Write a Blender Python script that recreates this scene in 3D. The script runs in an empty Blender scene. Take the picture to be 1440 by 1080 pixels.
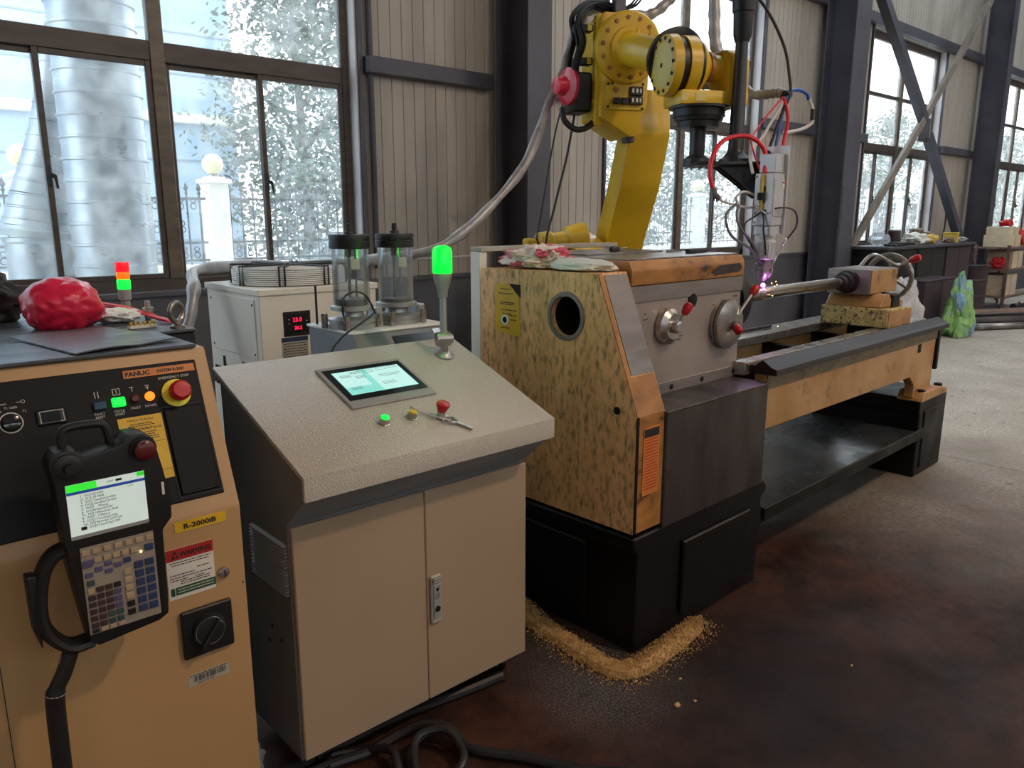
import bpy, bmesh, math, random
from mathutils import Vector as V, Matrix as MX
random.seed(7)
SC = bpy.context.scene
COL = SC.collection
R = math.radians

# ------------------------------------------------------------------ camera, sky, lamps, exposure
cam = bpy.data.cameras.new('camera'); co = bpy.data.objects.new('camera', cam); COL.objects.link(co)
cam.sensor_fit = 'HORIZONTAL'; cam.sensor_width = 36.0; cam.lens = 36.0 * 1090 / 1440
cam.clip_start = 0.05; cam.clip_end = 300
co.location = (0, 0, 1.6)
co.rotation_euler = (R(90 - 12.217), 0, R(47.801 - 90))
SC.camera = co

world = bpy.data.worlds.new('overcast_sky'); SC.world = world; world.use_nodes = True
wn = world.node_tree.nodes['Background']
wn.inputs[0].default_value = (0.90, 0.965, 1.0, 1); wn.inputs[1].default_value = 2.5

def area_light(name, loc, target, size, power, col, shape='DISK'):
    l = bpy.data.lights.new(name, 'AREA'); l.shape = shape; l.size = size; l.energy = power; l.color = col
    o = bpy.data.objects.new(name, l); COL.objects.link(o); o.location = loc
    o.rotation_euler = (V(target) - V(loc)).to_track_quat('-Z', 'Y').to_euler()
    return o

HIGH_BAYS = [((3.6, -2.2, 6.2), 92), ((9.5, -1.5, 6.2), 60), ((16.0, -1.5, 6.2), 60), ((-3.0, -3.0, 6.2), 20)]  # the first casts the pendant shadow; the others are unseen, added as fill
for p_, w_ in HIGH_BAYS:
    area_light('high_bay_light', (p_[0], p_[1], p_[2] - 0.30), (p_[0], p_[1], 0), 0.42, w_, (1.0, 0.72, 0.50))

vs = SC.view_settings
SC.display_settings.display_device = 'sRGB'
vs.view_transform = 'Standard'; vs.look = 'None'; vs.exposure = 1.0; vs.gamma = 1.0; vs.use_curve_mapping = False

# ------------------------------------------------------------------ materials
def lin(c):
    return tuple(((x / 255) / 12.92 if x / 255 <= 0.04045 else ((x / 255 + 0.055) / 1.055) ** 2.4) for x in c)

def _nodes(name):
    m = bpy.data.materials.new(name); m.use_nodes = True
    return m, m.node_tree.nodes, m.node_tree.links, m.node_tree.nodes['Principled BSDF']

def mat(name, col, rough=0.5, metal=0.0, col2=None, scale=6.0, lo=0.35, hi=0.7, stretch=(1, 1, 1), bump=0.0, bscale=None,
        col3=None, s3=2.0, lo3=0.5, hi3=0.75, rvar=0.0, spec=0.5, coat=0.0):
    m, N, L, b = _nodes(name)
    tc = N.new('ShaderNodeTexCoord'); mp = N.new('ShaderNodeMapping'); L.new(tc.outputs['Object'], mp.inputs[0])
    mp.inputs['Scale'].default_value = stretch
    no = N.new('ShaderNodeTexNoise'); no.inputs['Scale'].default_value = scale; no.inputs['Detail'].default_value = 6
    L.new(mp.outputs[0], no.inputs['Vector'])
    a = lin(col); b2 = lin(col2) if col2 else tuple(x * 0.88 for x in a)
    rp = N.new('ShaderNodeValToRGB'); e = rp.color_ramp.elements
    e[0].position = lo; e[1].position = hi; e[0].color = (*a, 1); e[1].color = (*b2, 1)
    L.new(no.outputs[0], rp.inputs[0]); out = rp.outputs[0]
    if col3:
        n3 = N.new('ShaderNodeTexNoise'); n3.inputs['Scale'].default_value = s3; n3.inputs['Detail'].default_value = 8
        n3.inputs['Roughness'].default_value = 0.65
        L.new(mp.outputs[0], n3.inputs['Vector'])
        r3 = N.new('ShaderNodeValToRGB'); r3.color_ramp.elements[0].position = lo3; r3.color_ramp.elements[1].position = hi3
        L.new(n3.outputs[0], r3.inputs[0])
        mx = N.new('ShaderNodeMix'); mx.data_type = 'RGBA'; L.new(r3.outputs[0], mx.inputs[0]); L.new(out, mx.inputs[6])
        mx.inputs[7].default_value = (*lin(col3), 1); out = mx.outputs[2]
    L.new(out, b.inputs['Base Color'])
    b.inputs['Roughness'].default_value = rough; b.inputs['Metallic'].default_value = metal
    b.inputs['Specular IOR Level'].default_value = spec; b.inputs['Coat Weight'].default_value = coat
    if rvar:
        mr = N.new('ShaderNodeMapRange'); L.new(no.outputs[0], mr.inputs[0])
        mr.inputs[1].default_value = 0.3; mr.inputs[2].default_value = 0.7
        mr.inputs[3].default_value = max(0.03, rough - rvar); mr.inputs[4].default_value = min(1, rough + rvar)
        L.new(mr.outputs[0], b.inputs['Roughness'])
    if bump:
        bp = N.new('ShaderNodeBump'); bp.inputs['Strength'].default_value = bump; bp.inputs['Distance'].default_value = 0.01
        nb = N.new('ShaderNodeTexNoise'); nb.inputs['Scale'].default_value = bscale or scale * 4; nb.inputs['Detail'].default_value = 4
        L.new(mp.outputs[0], nb.inputs['Vector']); L.new(nb.outputs[0], bp.inputs['Height']); L.new(bp.outputs[0], b.inputs['Normal'])
        if coat: L.new(bp.outputs[0], b.inputs['Coat Normal']); b.inputs['Coat Roughness'].default_value = 0.12
    return m

def emit(name, col, strength):
    m, N, L, b = _nodes(name)
    tc = N.new('ShaderNodeTexCoord'); no = N.new('ShaderNodeTexNoise'); no.inputs['Scale'].default_value = 30
    L.new(tc.outputs['Object'], no.inputs['Vector'])
    mr = N.new('ShaderNodeMapRange'); mr.inputs[3].default_value = strength * 0.92; mr.inputs[4].default_value = strength * 1.08
    L.new(no.outputs[0], mr.inputs[0]); L.new(mr.outputs[0], b.inputs['Emission Strength'])
    b.inputs['Base Color'].default_value = (*[x * 0.3 for x in lin(col)], 1)
    b.inputs['Emission Color'].default_value = (*lin(col), 1); b.inputs['Roughness'].default_value = 0.3
    return m

def glass(name, tint=(0.93, 0.97, 1.0), dirt=0.10, gloss=0.06, scale=9.0, dcol=(0.85, 0.9, 0.93), hi=0.75):
    """thin clear sheet: see-through, a little gloss, dust on it"""
    m, N, L, b = _nodes(name)
    N.remove(b); out = N['Material Output']
    tr = N.new('ShaderNodeBsdfTransparent'); tr.inputs[0].default_value = (*tint, 1)
    gl = N.new('ShaderNodeBsdfGlossy'); gl.inputs['Roughness'].default_value = 0.05
    fr = N.new('ShaderNodeLayerWeight'); fr.inputs[0].default_value = 0.25
    mr = N.new('ShaderNodeMapRange'); mr.inputs[3].default_value = gloss * 0.5; mr.inputs[4].default_value = gloss * 4
    L.new(fr.outputs['Fresnel'], mr.inputs[0])
    m1 = N.new('ShaderNodeMixShader'); L.new(mr.outputs[0], m1.inputs[0]); L.new(tr.outputs[0], m1.inputs[1]); L.new(gl.outputs[0], m1.inputs[2])
    df = N.new('ShaderNodeBsdfDiffuse'); df.inputs[0].default_value = (*dcol, 1)
    tl = N.new('ShaderNodeBsdfTranslucent'); tl.inputs[0].default_value = (*dcol, 1)
    ad = N.new('ShaderNodeMixShader'); ad.inputs[0].default_value = 0.75; L.new(df.outputs[0], ad.inputs[1]); L.new(tl.outputs[0], ad.inputs[2])
    tc = N.new('ShaderNodeTexCoord'); no = N.new('ShaderNodeTexNoise'); no.inputs['Scale'].default_value = scale; no.inputs['Detail'].default_value = 8
    L.new(tc.outputs['Object'], no.inputs['Vector'])
    m3 = N.new('ShaderNodeMapRange'); m3.inputs[1].default_value = 0.3; m3.inputs[2].default_value = hi; m3.inputs[3].default_value = dirt * 0.3; m3.inputs[4].default_value = dirt * 1.8
    L.new(no.outputs[0], m3.inputs[0])
    m2 = N.new('ShaderNodeMixShader'); L.new(m3.outputs[0], m2.inputs[0]); L.new(m1.outputs[0], m2.inputs[1]); L.new(ad.outputs[0], m2.inputs[2])
    L.new(m2.outputs[0], out.inputs[0])
    return m

M = {}
def concrete():
    m, N, L, b = _nodes('worn_concrete_floor')
    tc = N.new('ShaderNodeTexCoord')
    def noise(s, d=8, r=0.6, st=None):
        n = N.new('ShaderNodeTexNoise'); n.inputs['Scale'].default_value = s; n.inputs['Detail'].default_value = d; n.inputs['Roughness'].default_value = r
        if st:
            mp = N.new('ShaderNodeMapping'); mp.inputs['Scale'].default_value = st; L.new(tc.outputs['Object'], mp.inputs[0]); L.new(mp.outputs[0], n.inputs['Vector'])
        else: L.new(tc.outputs['Object'], n.inputs['Vector'])
        return n
    def ramp(src, p0, p1, c0=(0, 0, 0), c1=(1, 1, 1)):
        r = N.new('ShaderNodeValToRGB'); r.color_ramp.elements[0].position = p0; r.color_ramp.elements[1].position = p1
        r.color_ramp.elements[0].color = (*c0, 1); r.color_ramp.elements[1].color = (*c1, 1); L.new(src, r.inputs[0]); return r.outputs[0]
    def mix(f, a, bb):
        x = N.new('ShaderNodeMix'); x.data_type = 'RGBA'; L.new(f, x.inputs[0])
        for s, v in ((6, a), (7, bb)):
            if isinstance(v, tuple): x.inputs[s].default_value = (*v, 1)
            else: L.new(v, x.inputs[s])
        return x.outputs[2]
    base = ramp(noise(1.6).outputs[0], 0.3, 0.72, lin((150, 145, 136)), lin((198, 194, 184)))
    fine = ramp(noise(38, 4).outputs[0], 0.42, 0.62)
    base = mix(fine, base, lin((152, 145, 136)))
    # rusty, oil-soaked brown ground around the machine, a stain with its own shape
    gm = N.new('ShaderNodeVectorMath'); gm.operation = 'DISTANCE'; gm.inputs[1].default_value = (2.1, 0.9, 0)
    L.new(tc.outputs['Object'], gm.inputs[0])
    nz = noise(0.8, 6); ad = N.new('ShaderNodeMath'); ad.operation = 'MULTIPLY_ADD'; L.new(nz.outputs[0], ad.inputs[0]); ad.inputs[1].default_value = 1.6
    L.new(gm.outputs['Value'], ad.inputs[2])
    mr = N.new('ShaderNodeMapRange'); mr.inputs[1].default_value = 2.2; mr.inputs[2].default_value = 5.2; mr.inputs[3].default_value = 1; mr.inputs[4].default_value = 0
    L.new(ad.outputs[0], mr.inputs[0])
    brown = ramp(noise(3.4, 12, 0.78).outputs[0], 0.38, 0.62, lin((24, 14, 12)), lin((74, 46, 35)))
    base = mix(mr.outputs[0], base, brown)
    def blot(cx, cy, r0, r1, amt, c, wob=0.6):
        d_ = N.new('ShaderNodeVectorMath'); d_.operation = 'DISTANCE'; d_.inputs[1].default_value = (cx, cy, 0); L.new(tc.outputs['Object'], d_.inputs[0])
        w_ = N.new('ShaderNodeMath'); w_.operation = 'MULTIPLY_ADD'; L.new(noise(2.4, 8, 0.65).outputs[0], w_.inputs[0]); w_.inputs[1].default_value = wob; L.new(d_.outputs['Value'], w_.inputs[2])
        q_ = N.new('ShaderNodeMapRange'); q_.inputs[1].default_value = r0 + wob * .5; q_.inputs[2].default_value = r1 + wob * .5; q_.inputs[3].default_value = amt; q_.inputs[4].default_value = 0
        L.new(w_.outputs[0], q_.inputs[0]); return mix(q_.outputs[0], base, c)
    base = blot(2.35, 1.10, 0.15, 0.85, 0.8, lin((22, 13, 12)))             # painted shade: the dim foreground put into the floor colour as a darker core
    grit = ramp(noise(150, 3).outputs[0], 0.45, 0.62, lin((46, 42, 42)), lin((124, 120, 120)))
    base = blot(1.86, 1.62, 0.05, 0.38, 0.8, grit, 0.35)                    # grey grit swept beside the console
    spots = ramp(noise(6.5, 10, 0.7).outputs[0], 0.60, 0.70)
    ml = N.new('ShaderNodeMath'); ml.operation = 'MULTIPLY'; L.new(spots, ml.inputs[0]); ml.inputs[1].default_value = 0.7
    base = mix(ml.outputs[0], base, lin((34, 29, 28)))
    L.new(base, b.inputs['Base Color'])
    rr = ramp(noise(2.6, 8).outputs[0], 0.3, 0.7, (0.46,) * 3, (0.72,) * 3)
    L.new(rr, b.inputs['Roughness']); b.inputs['Specular IOR Level'].default_value = 0.22
    bp = N.new('ShaderNodeBump'); bp.inputs['Strength'].default_value = 0.35; bp.inputs['Distance'].default_value = 0.008
    L.new(noise(55, 6).outputs[0], bp.inputs['Height']); L.new(bp.outputs[0], b.inputs['Normal'])
    return m
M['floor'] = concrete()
M['wall_dark'] = mat('dark_grey_wall_paint', (88, 88, 94), 0.55, col2=(70, 70, 76), scale=2.5, col3=(150, 148, 145), s3=5.5, lo3=0.70, hi3=0.715, bump=0.1)
M['panel'] = mat('cream_grey_sandwich_panel', (178, 170, 160), 0.5, col2=(157, 149, 140), scale=1.6, stretch=(3, 1, 0.4), rvar=0.08)
M['steel_dark'] = mat('charcoal_painted_steel', (78, 78, 90), 0.45, col2=(64, 63, 74), scale=3, bump=0.05)
M['brace_light'] = mat('bare_grey_steel', (150, 142, 132), 0.5, 0.3, col2=(110, 102, 95), scale=4)
M['bronze'] = mat('bronze_window_frame', (84, 74, 68), 0.45, 0.2, col2=(66, 58, 54), scale=5, stretch=(1, 1, 4))
M['tan_frame'] = mat('worn_tan_aluminium', (112, 101, 88), 0.45, 0.3, col2=(88, 79, 70), scale=6, stretch=(1, 1, 3))
M['reveal'] = mat('white_window_flashing', (214, 214, 216), 0.5, col2=(190, 190, 194), scale=3)
M['pane'] = glass('dusty_window_glass', tint=(0.98, 0.99, 1.0), dirt=0.14)
M['pane_dirty'] = glass('rain_spotted_window_glass', dirt=0.13, scale=26, hi=0.72)
M['acrylic'] = glass('clear_acrylic_tube', tint=(0.95, 0.97, 0.98), dirt=0.06, gloss=0.16, dcol=(0.8, 0.83, 0.85))
M['film'] = glass('clear_plastic_film', dirt=0.3, gloss=0.12)
M['ceiling'] = mat('pale_steel_roof_sheet', (170, 168, 165), 0.6, col2=(150, 148, 146))
M['bluewall'] = mat('pale_blue_render', (160, 187, 210), 0.85, col2=(154, 181, 205), scale=2, bump=0.1)
M['whitewall'] = mat('white_stucco', (236, 234, 226), 0.8, col2=(222, 220, 212), scale=3)
M['duct'] = mat('galvanised_duct_sheet', (142, 156, 164), 0.36, 0.7, col2=(118, 132, 142), scale=3, stretch=(1, 1, 2), rvar=0.12)
M['iron'] = mat('dark_wrought_iron', (34, 38, 44), 0.5, col2=(28, 31, 36))
M['globe'] = mat('cream_opal_glass', (226, 214, 172), 0.25, col2=(218, 206, 164), coat=0.4)
M['joint'] = mat('blue_grey_joint', (124, 146, 166), 0.8, col2=(118, 140, 160))
M['head'] = mat('silver_painted_head', (206, 208, 212), 0.35, 0.35, col2=(186, 188, 192), scale=10)
M['leaf'] = mat('glossy_green_leaves', (66, 84, 68), 0.4, col2=(92, 110, 90), scale=3)
M['bark'] = mat('grey_bark', (110, 100, 90), 0.9, col2=(90, 82, 74))
M['yard'] = mat('yard_concrete', (206, 206, 202), 0.8, col2=(190, 190, 186))
M['yellow'] = mat('robot_yellow_paint', (228, 190, 36), 0.38, col2=(208, 168, 30), scale=4, coat=0.15, col3=(150, 112, 30), s3=9, lo3=0.68, hi3=0.80)
M['yellow_pale'] = mat('pale_yellow_cover', (222, 206, 120), 0.42, col2=(206, 190, 104), scale=5)
M['black'] = mat('matt_black_paint', (21, 21, 23), 0.45, col2=(15, 15, 17), scale=5)
M['rubber'] = mat('black_rubber', (17, 17, 19), 0.55, col2=(24, 24, 26))
M['hole'] = mat('dark_void', (9, 9, 10), 0.9, col2=(6, 6, 7))
M['beige'] = mat('beige_controller_paint', (182, 144, 100), 0.45, col2=(173, 136, 93), scale=2, bump=0.06, bscale=120)
M['panel_black'] = mat('black_control_panel', (20, 17, 19), 0.5, col2=(16, 14, 16), spec=0.2)
M['mat_grey'] = mat('grey_black_rubber_sheet', (82, 86, 94), 0.34, col2=(66, 70, 78), scale=3, stretch=(1, 5, 1), bump=0.1, rvar=0.1)
M['console_top'] = mat('grey_hammered_enamel', (188, 180, 168), 0.3, col2=(178, 170, 158), scale=120, bump=0.45, bscale=190, coat=1.0)
M['console'] = mat('shaded_console_enamel', (168, 145, 121), 0.5, col2=(160, 138, 114), scale=2)  # same paint as the lid, with the shade on the doors put into its colour
M['console_side'] = mat('grey_enamel', (120, 122, 124), 0.45, col2=(110, 112, 114), scale=2)
M['chrome'] = mat('brushed_steel', (196, 194, 190), 0.28, 0.9, col2=(160, 158, 155), scale=12, rvar=0.08)
M['steel'] = mat('machined_steel', (168, 164, 160), 0.35, 0.85, col2=(120, 114, 110), scale=14, rvar=0.1)
M['cast'] = mat('cast_aluminium', (190, 192, 194), 0.4, 0.7, col2=(160, 162, 166), scale=10)
M['white_enamel'] = mat('white_chiller_enamel', (240, 238, 228), 0.45, col2=(232, 228, 218), scale=2)
M['white'] = mat('white_plastic', (238, 238, 236), 0.4, col2=(226, 226, 224))
M['red'] = mat('red_plastic', (188, 28, 34), 0.35, col2=(168, 22, 28))
M['crimson'] = mat('crimson_plastic_bag', (226, 32, 74), 0.35, col2=(200, 16, 58), scale=8, coat=0.3)
M['pink_red'] = mat('red_web_strap', (232, 60, 70), 0.5, col2=(214, 40, 52))
M['yellow_plastic'] = mat('bright_yellow_plastic', (228, 214, 40), 0.4, col2=(214, 200, 30))
M['dark_red'] = mat('dull_red_lens', (96, 22, 28), 0.3, col2=(80, 16, 22))
M['blue_lens'] = mat('dull_blue_lens', (28, 62, 92), 0.3, col2=(22, 50, 78))
M['label_yellow'] = mat('yellow_label', (226, 182, 40), 0.45, col2=(214, 168, 30), scale=10)
M['label_orange'] = mat('orange_label', (206, 126, 52), 0.45, col2=(192, 112, 44), scale=10)
M['label_white'] = mat('white_label', (226, 220, 208), 0.5, col2=(216, 210, 198), scale=10)
M['label_grey'] = mat('grey_paper_label', (176, 172, 162), 0.5, col2=(160, 156, 146), scale=10)
M['label_red'] = mat('red_label_band', (176, 40, 38), 0.5, col2=(160, 34, 32))
M['label_green'] = mat('green_label_band', (36, 84, 58), 0.5, col2=(30, 72, 50))
M['ink'] = mat('black_ink', (24, 22, 22), 0.6, col2=(30, 28, 28))
M['ink_white'] = mat('white_print', (214, 208, 202), 0.6, col2=(200, 194, 188))
M['lathe_beige'] = mat('oily_beige_machine_paint', (250, 198, 142), 0.38, col2=(224, 170, 114), scale=7, stretch=(1, 1, 0.4), col3=(116, 88, 48), s3=48, lo3=0.48, hi3=0.70, bump=0.15, bscale=90, rvar=0.1)
M['lathe_tan'] = mat('scuffed_tan_machine_paint', (178, 138, 90), 0.42, col2=(154, 114, 66), scale=4, col3=(84, 60, 34), s3=7, lo3=0.58, hi3=0.70, bump=0.12, rvar=0.1)
M['lathe_rust'] = mat('rust_stained_orange_paint', (176, 122, 60), 0.45, col2=(124, 78, 36), scale=7, stretch=(1, 1, 2), col3=(52, 36, 26), s3=7, lo3=0.57, hi3=0.66, bump=0.2)
M['lathe_pale'] = mat('chipped_cream_paint', (200, 182, 120), 0.45, col2=(160, 140, 80), scale=18, col3=(70, 56, 34), s3=42, lo3=0.52, hi3=0.60, bump=0.2)
M['lathe_grey'] = mat('brushed_grey_plate', (140, 134, 132), 0.4, 0.35, col2=(116, 110, 108), scale=3, stretch=(1, 1, 6), rvar=0.1)
M['lathe_face'] = mat('silver_grey_enamel', (158, 148, 142), 0.38, 0.25, col2=(142, 130, 124), scale=3, col3=(96, 84, 78), s3=5, lo3=0.66, hi3=0.80, rvar=0.08)
M['splash'] = mat('stained_steel_sheet', (74, 67, 66), 0.4, 0.45, col2=(50, 44, 44), scale=4, stretch=(2, 1, 0.6), rvar=0.15)
M['base_black'] = mat('oily_black_casting', (11, 11, 13), 0.5, col2=(8, 8, 9), spec=0.3, scale=4, bump=0.12, rvar=0.12)
M['tray'] = mat('wet_oily_tray', (74, 80, 84), 0.24, 0.3, col2=(40, 44, 48), scale=3, rvar=0.16, bump=0.15, bscale=10)
M['way'] = mat('oiled_dark_bed_way', (42, 35, 39), 0.42, 0.2, col2=(30, 25, 28), scale=5, stretch=(0.3, 3, 1))
M['band'] = mat('stained_olive_band', (126, 108, 76), 0.45, col2=(98, 82, 52), scale=9, stretch=(1, 1, 2), col3=(54, 42, 26), s3=18, lo3=0.56, hi3=0.66)
M['bar'] = mat('clad_steel_bar', (196, 190, 184), 0.24, 0.95, col2=(150, 138, 126), scale=8, stretch=(0.4, 3, 3), rvar=0.08)
M['sawdust'] = mat('pale_sawdust', (206, 172, 118), 0.95, col2=(168, 128, 78), scale=40)
M['hose_silver'] = mat('silver_wrapped_hose', (178, 178, 180), 0.36, 0.25, col2=(142, 142, 146), scale=14, bump=0.6, bscale=22)
M['cable'] = mat('black_cable_jacket', (28, 28, 32), 0.45, col2=(36, 36, 40))
M['red_hose'] = mat('red_air_hose', (222, 36, 52), 0.35, col2=(204, 28, 44))
M['blue_hose'] = mat('blue_air_hose', (44, 96, 190), 0.35, col2=(36, 84, 172))
M['white_hose'] = mat('white_air_hose', (214, 214, 216), 0.35, col2=(196, 196, 200))
M['grey_hose'] = mat('grey_water_hose', (112, 114, 118), 0.4, col2=(96, 98, 102))
M['grey_plastic'] = mat('grey_plastic', (150, 150, 148), 0.5, col2=(138, 138, 136))
M['rag'] = mat('pink_and_white_rag', (226, 216, 208), 0.85, col2=(206, 96, 118), scale=13, lo=0.50, hi=0.54, col3=(150, 120, 96), s3=7, lo3=0.62, hi3=0.75)
M['white_bag'] = mat('thin_white_plastic_bag', (216, 218, 212), 0.4, col2=(200, 204, 198), scale=6)
M['green_bag'] = mat('printed_green_bag', (150, 192, 122), 0.45, col2=(104, 156, 84), scale=6, col3=(126, 160, 186), s3=3, lo3=0.50, hi3=0.56)
M['sack'] = mat('white_woven_sack', (198, 196, 196), 0.8, col2=(168, 166, 168), scale=5, bump=0.3)
M['maroon'] = mat('dark_maroon_paint', (62, 46, 54), 0.5, col2=(52, 38, 46))
M['cream_box'] = mat('cream_cartons', (216, 202, 176), 0.7, col2=(196, 180, 152))
M['gold'] = mat('gold_foil_box', (206, 180, 84), 0.45, col2=(176, 146, 56))
M['darkbar'] = mat('dark_steel_round_bar', (66, 62, 64), 0.38, 0.6, col2=(46, 42, 44), scale=6, stretch=(0.5, 3, 3))
M['shinybar'] = mat('shiny_steel_round_bar', (150, 148, 148), 0.28, 0.8, col2=(100, 96, 96), scale=6)
M['brownbar'] = mat('rusty_brown_bar', (128, 104, 94), 0.5, 0.4, col2=(96, 76, 68), scale=6)
M['car'] = mat('white_car_paint', (224, 228, 230), 0.25, col2=(216, 220, 224), coat=0.5)
M['tailred'] = mat('red_tail_lamp', (220, 50, 70), 0.3, col2=(200, 40, 60))
M['dark_glass'] = mat('dark_car_glass', (92, 104, 112), 0.1, col2=(84, 96, 104))
M['photo'] = mat('mirror_dark_display', (30, 34, 38), 0.15, col2=(26, 30, 34))
M['steel_pole'] = mat('dark_gunmetal_paint', (40, 41, 47), 0.4, col2=(32, 33, 38))
M['purple'] = mat('purple_key', (84, 78, 120), 0.5, col2=(76, 70, 110))
M['navy'] = mat('navy_blue_key', (44, 58, 96), 0.5, col2=(38, 50, 86))
M['maroon_key'] = mat('dark_maroon_key', (62, 40, 44), 0.5, col2=(54, 34, 38))
M['teal_key'] = mat('dark_teal_key', (50, 72, 72), 0.5, col2=(44, 64, 64))
M['tan_key'] = mat('tan_key', (176, 152, 122), 0.5, col2=(164, 140, 112))
M['keypad'] = mat('grey_keypad_plate', (150, 138, 126), 0.5, col2=(140, 128, 116))
E_GREEN = emit('lit_green_lens', (10, 255, 60), 0.960)
E_BEACON = emit('lit_green_beacon', (0, 255, 40), 1.560)
E_ORANGE = emit('lit_orange_lens', (255, 130, 30), 0.800)
E_TRED = emit('lit_red_lens', (255, 24, 36), 0.605)
E_TORANGE = emit('lit_amber_lens', (255, 120, 20), 0.468)
E_DIGIT = emit('lit_red_digits', (255, 30, 70), 0.960)
E_SCREEN = emit('lit_lcd_screen', (214, 226, 216), 0.336)
E_SGREEN = emit('lit_green_screen_bar', (60, 240, 60), 0.400)
E_SBLUE = emit('lit_blue_screen_bar', (36, 70, 140), 0.350)
E_HMI = emit('lit_cyan_screen', (150, 240, 228), 0.357)
E_HMI2 = emit('lit_pale_cyan_screen', (200, 246, 240), 0.405)
E_LAMP = emit('lit_high_bay_lens', (255, 236, 210), 6.0)
E_ARC = emit('violet_laser_glow', (226, 70, 255), 14.0)
E_SPARK = emit('hot_spark', (255, 190, 90), 8.0)
E_KEYLED = emit('lit_yellow_led', (255, 226, 110), 3.0)

# ------------------------------------------------------------------ mesh helpers
ROOT = {}
def nb(): return bmesh.new()

def box(bm, a, b, bev=0.0, seg=1, mx=None):
    x0, y0, z0 = a; x1, y1, z1 = b
    vs_ = [bm.verts.new((x, y, z)) for z in (z0, z1) for x, y in ((x0, y0), (x1, y0), (x1, y1), (x0, y1))]
    fs = [bm.faces.new([vs_[i] for i in f]) for f in ((3, 2, 1, 0), (4, 5, 6, 7), (0, 1, 5, 4), (1, 2, 6, 5), (2, 3, 7, 6), (3, 0, 4, 7))]
    if mx is not None:
        for v in vs_: v.co = mx @ v.co
    if bev:
        es = list({e for f in fs for e in f.edges})
        bmesh.ops.bevel(bm, geom=es, offset=bev, segments=seg, affect='EDGES', profile=0.6)
    return bm

def prism(bm, pts, axis, a0, a1, bev=0.0, seg=1):
    """polygon pts extruded along axis; pts are (y,z) for x, (x,z) for y, (x,y) for z"""
    def mk(p, a): return {'x': (a, p[0], p[1]), 'y': (p[0], a, p[1]), 'z': (p[0], p[1], a)}[axis]
    A = [bm.verts.new(mk(p, a0)) for p in pts]; B = [bm.verts.new(mk(p, a1)) for p in pts]
    n = len(pts); fs = [bm.faces.new(A[::-1]), bm.faces.new(B)]
    for i in range(n): fs.append(bm.faces.new((A[i], A[(i + 1) % n], B[(i + 1) % n], B[i])))
    bmesh.ops.recalc_face_normals(bm, faces=fs)
    if bev:
        es = list({e for f in fs for e in f.edges})
        bmesh.ops.bevel(bm, geom=es, offset=bev, segments=seg, affect='EDGES', profile=0.6)
    return bm

def rev(bm, o, ax, prof, n=24, closed=False):
    """surface of revolution about axis ax through o; prof = [(t, r)...]"""
    o = V(o); ax = V(ax).normalized()
    u = ax.orthogonal().normalized(); w = ax.cross(u)
    rings = []
    for t, r in prof:
        rings.append([bm.verts.new(o + ax * t + (u * math.cos(2 * math.pi * k / n) + w * math.sin(2 * math.pi * k / n)) * max(r, 1e-4)) for k in range(n)])
    fs = []
    for A, B in zip(rings, rings[1:]):
        for k in range(n): fs.append(bm.faces.new((A[k], A[(k + 1) % n], B[(k + 1) % n], B[k])))
    if closed:
        for k in range(n): fs.append(bm.faces.new((rings[-1][k], rings[-1][(k + 1) % n], rings[0][(k + 1) % n], rings[0][k])))
    else:
        fs.append(bm.faces.new(rings[0][::-1])); fs.append(bm.faces.new(rings[-1]))
    bmesh.ops.recalc_face_normals(bm, faces=fs)
    return bm

def cyl(bm, p0, p1, r, r1=None, n=20):
    p0 = V(p0); p1 = V(p1)
    return rev(bm, p0, p1 - p0, [(0, r), ((p1 - p0).length, r if r1 is None else r1)], n)

def smooth_path(pts, k=6):
    P = [V(p) for p in pts]
    if len(P) < 3: return P
    out = []
    for i in range(len(P) - 1):
        a = P[max(i - 1, 0)]; b = P[i]; c = P[i + 1]; d = P[min(i + 2, len(P) - 1)]
        for j in range(k):
            t = j / k
            out.append(0.5 * ((2 * b) + (c - a) * t + (2 * a - 5 * b + 4 * c - d) * t * t + (3 * b - a - 3 * c + d) * t ** 3))
    out.append(P[-1]); return out

def tube(bm, pts, r, n=8, k=6, raw=False, rfun=None, closed=False):
    P = [V(p) for p in pts] if raw else smooth_path(pts, k)
    T = [(P[min(i + 1, len(P) - 1)] - P[max(i - 1, 0)]).normalized() for i in range(len(P))]
    u = T[0].orthogonal().normalized(); rings = []
    for i, p in enumerate(P):
        u = (u - T[i] * u.dot(T[i])).normalized(); w = T[i].cross(u)
        rr = rfun(i / (len(P) - 1)) * r if rfun else r
        rings.append([bm.verts.new(p + (u * math.cos(2 * math.pi * j / n) + w * math.sin(2 * math.pi * j / n)) * rr) for j in range(n)])
    fs = []
    for A, B in zip(rings, rings[1:]):
        for j in range(n): fs.append(bm.faces.new((A[j], A[(j + 1) % n], B[(j + 1) % n], B[j])))
    fs.append(bm.faces.new(rings[0][::-1])); fs.append(bm.faces.new(rings[-1]))
    bmesh.ops.recalc_face_normals(bm, faces=fs)
    return bm

def ring(bm, c, ax, r, t, n=32, m=8):
    """torus"""
    prof = [(t * math.sin(2 * math.pi * i / m), r + t * math.cos(2 * math.pi * i / m)) for i in range(m)]
    return rev(bm, c, ax, prof, n, closed=True)

def link(name, me, par=None):
    o = bpy.data.objects.new(name, me); COL.objects.link(o)
    if par is not None:
        o.parent = par; ROOT[o] = ROOT[par]
    else: ROOT[o] = MX.Identity(4)
    return o

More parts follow.
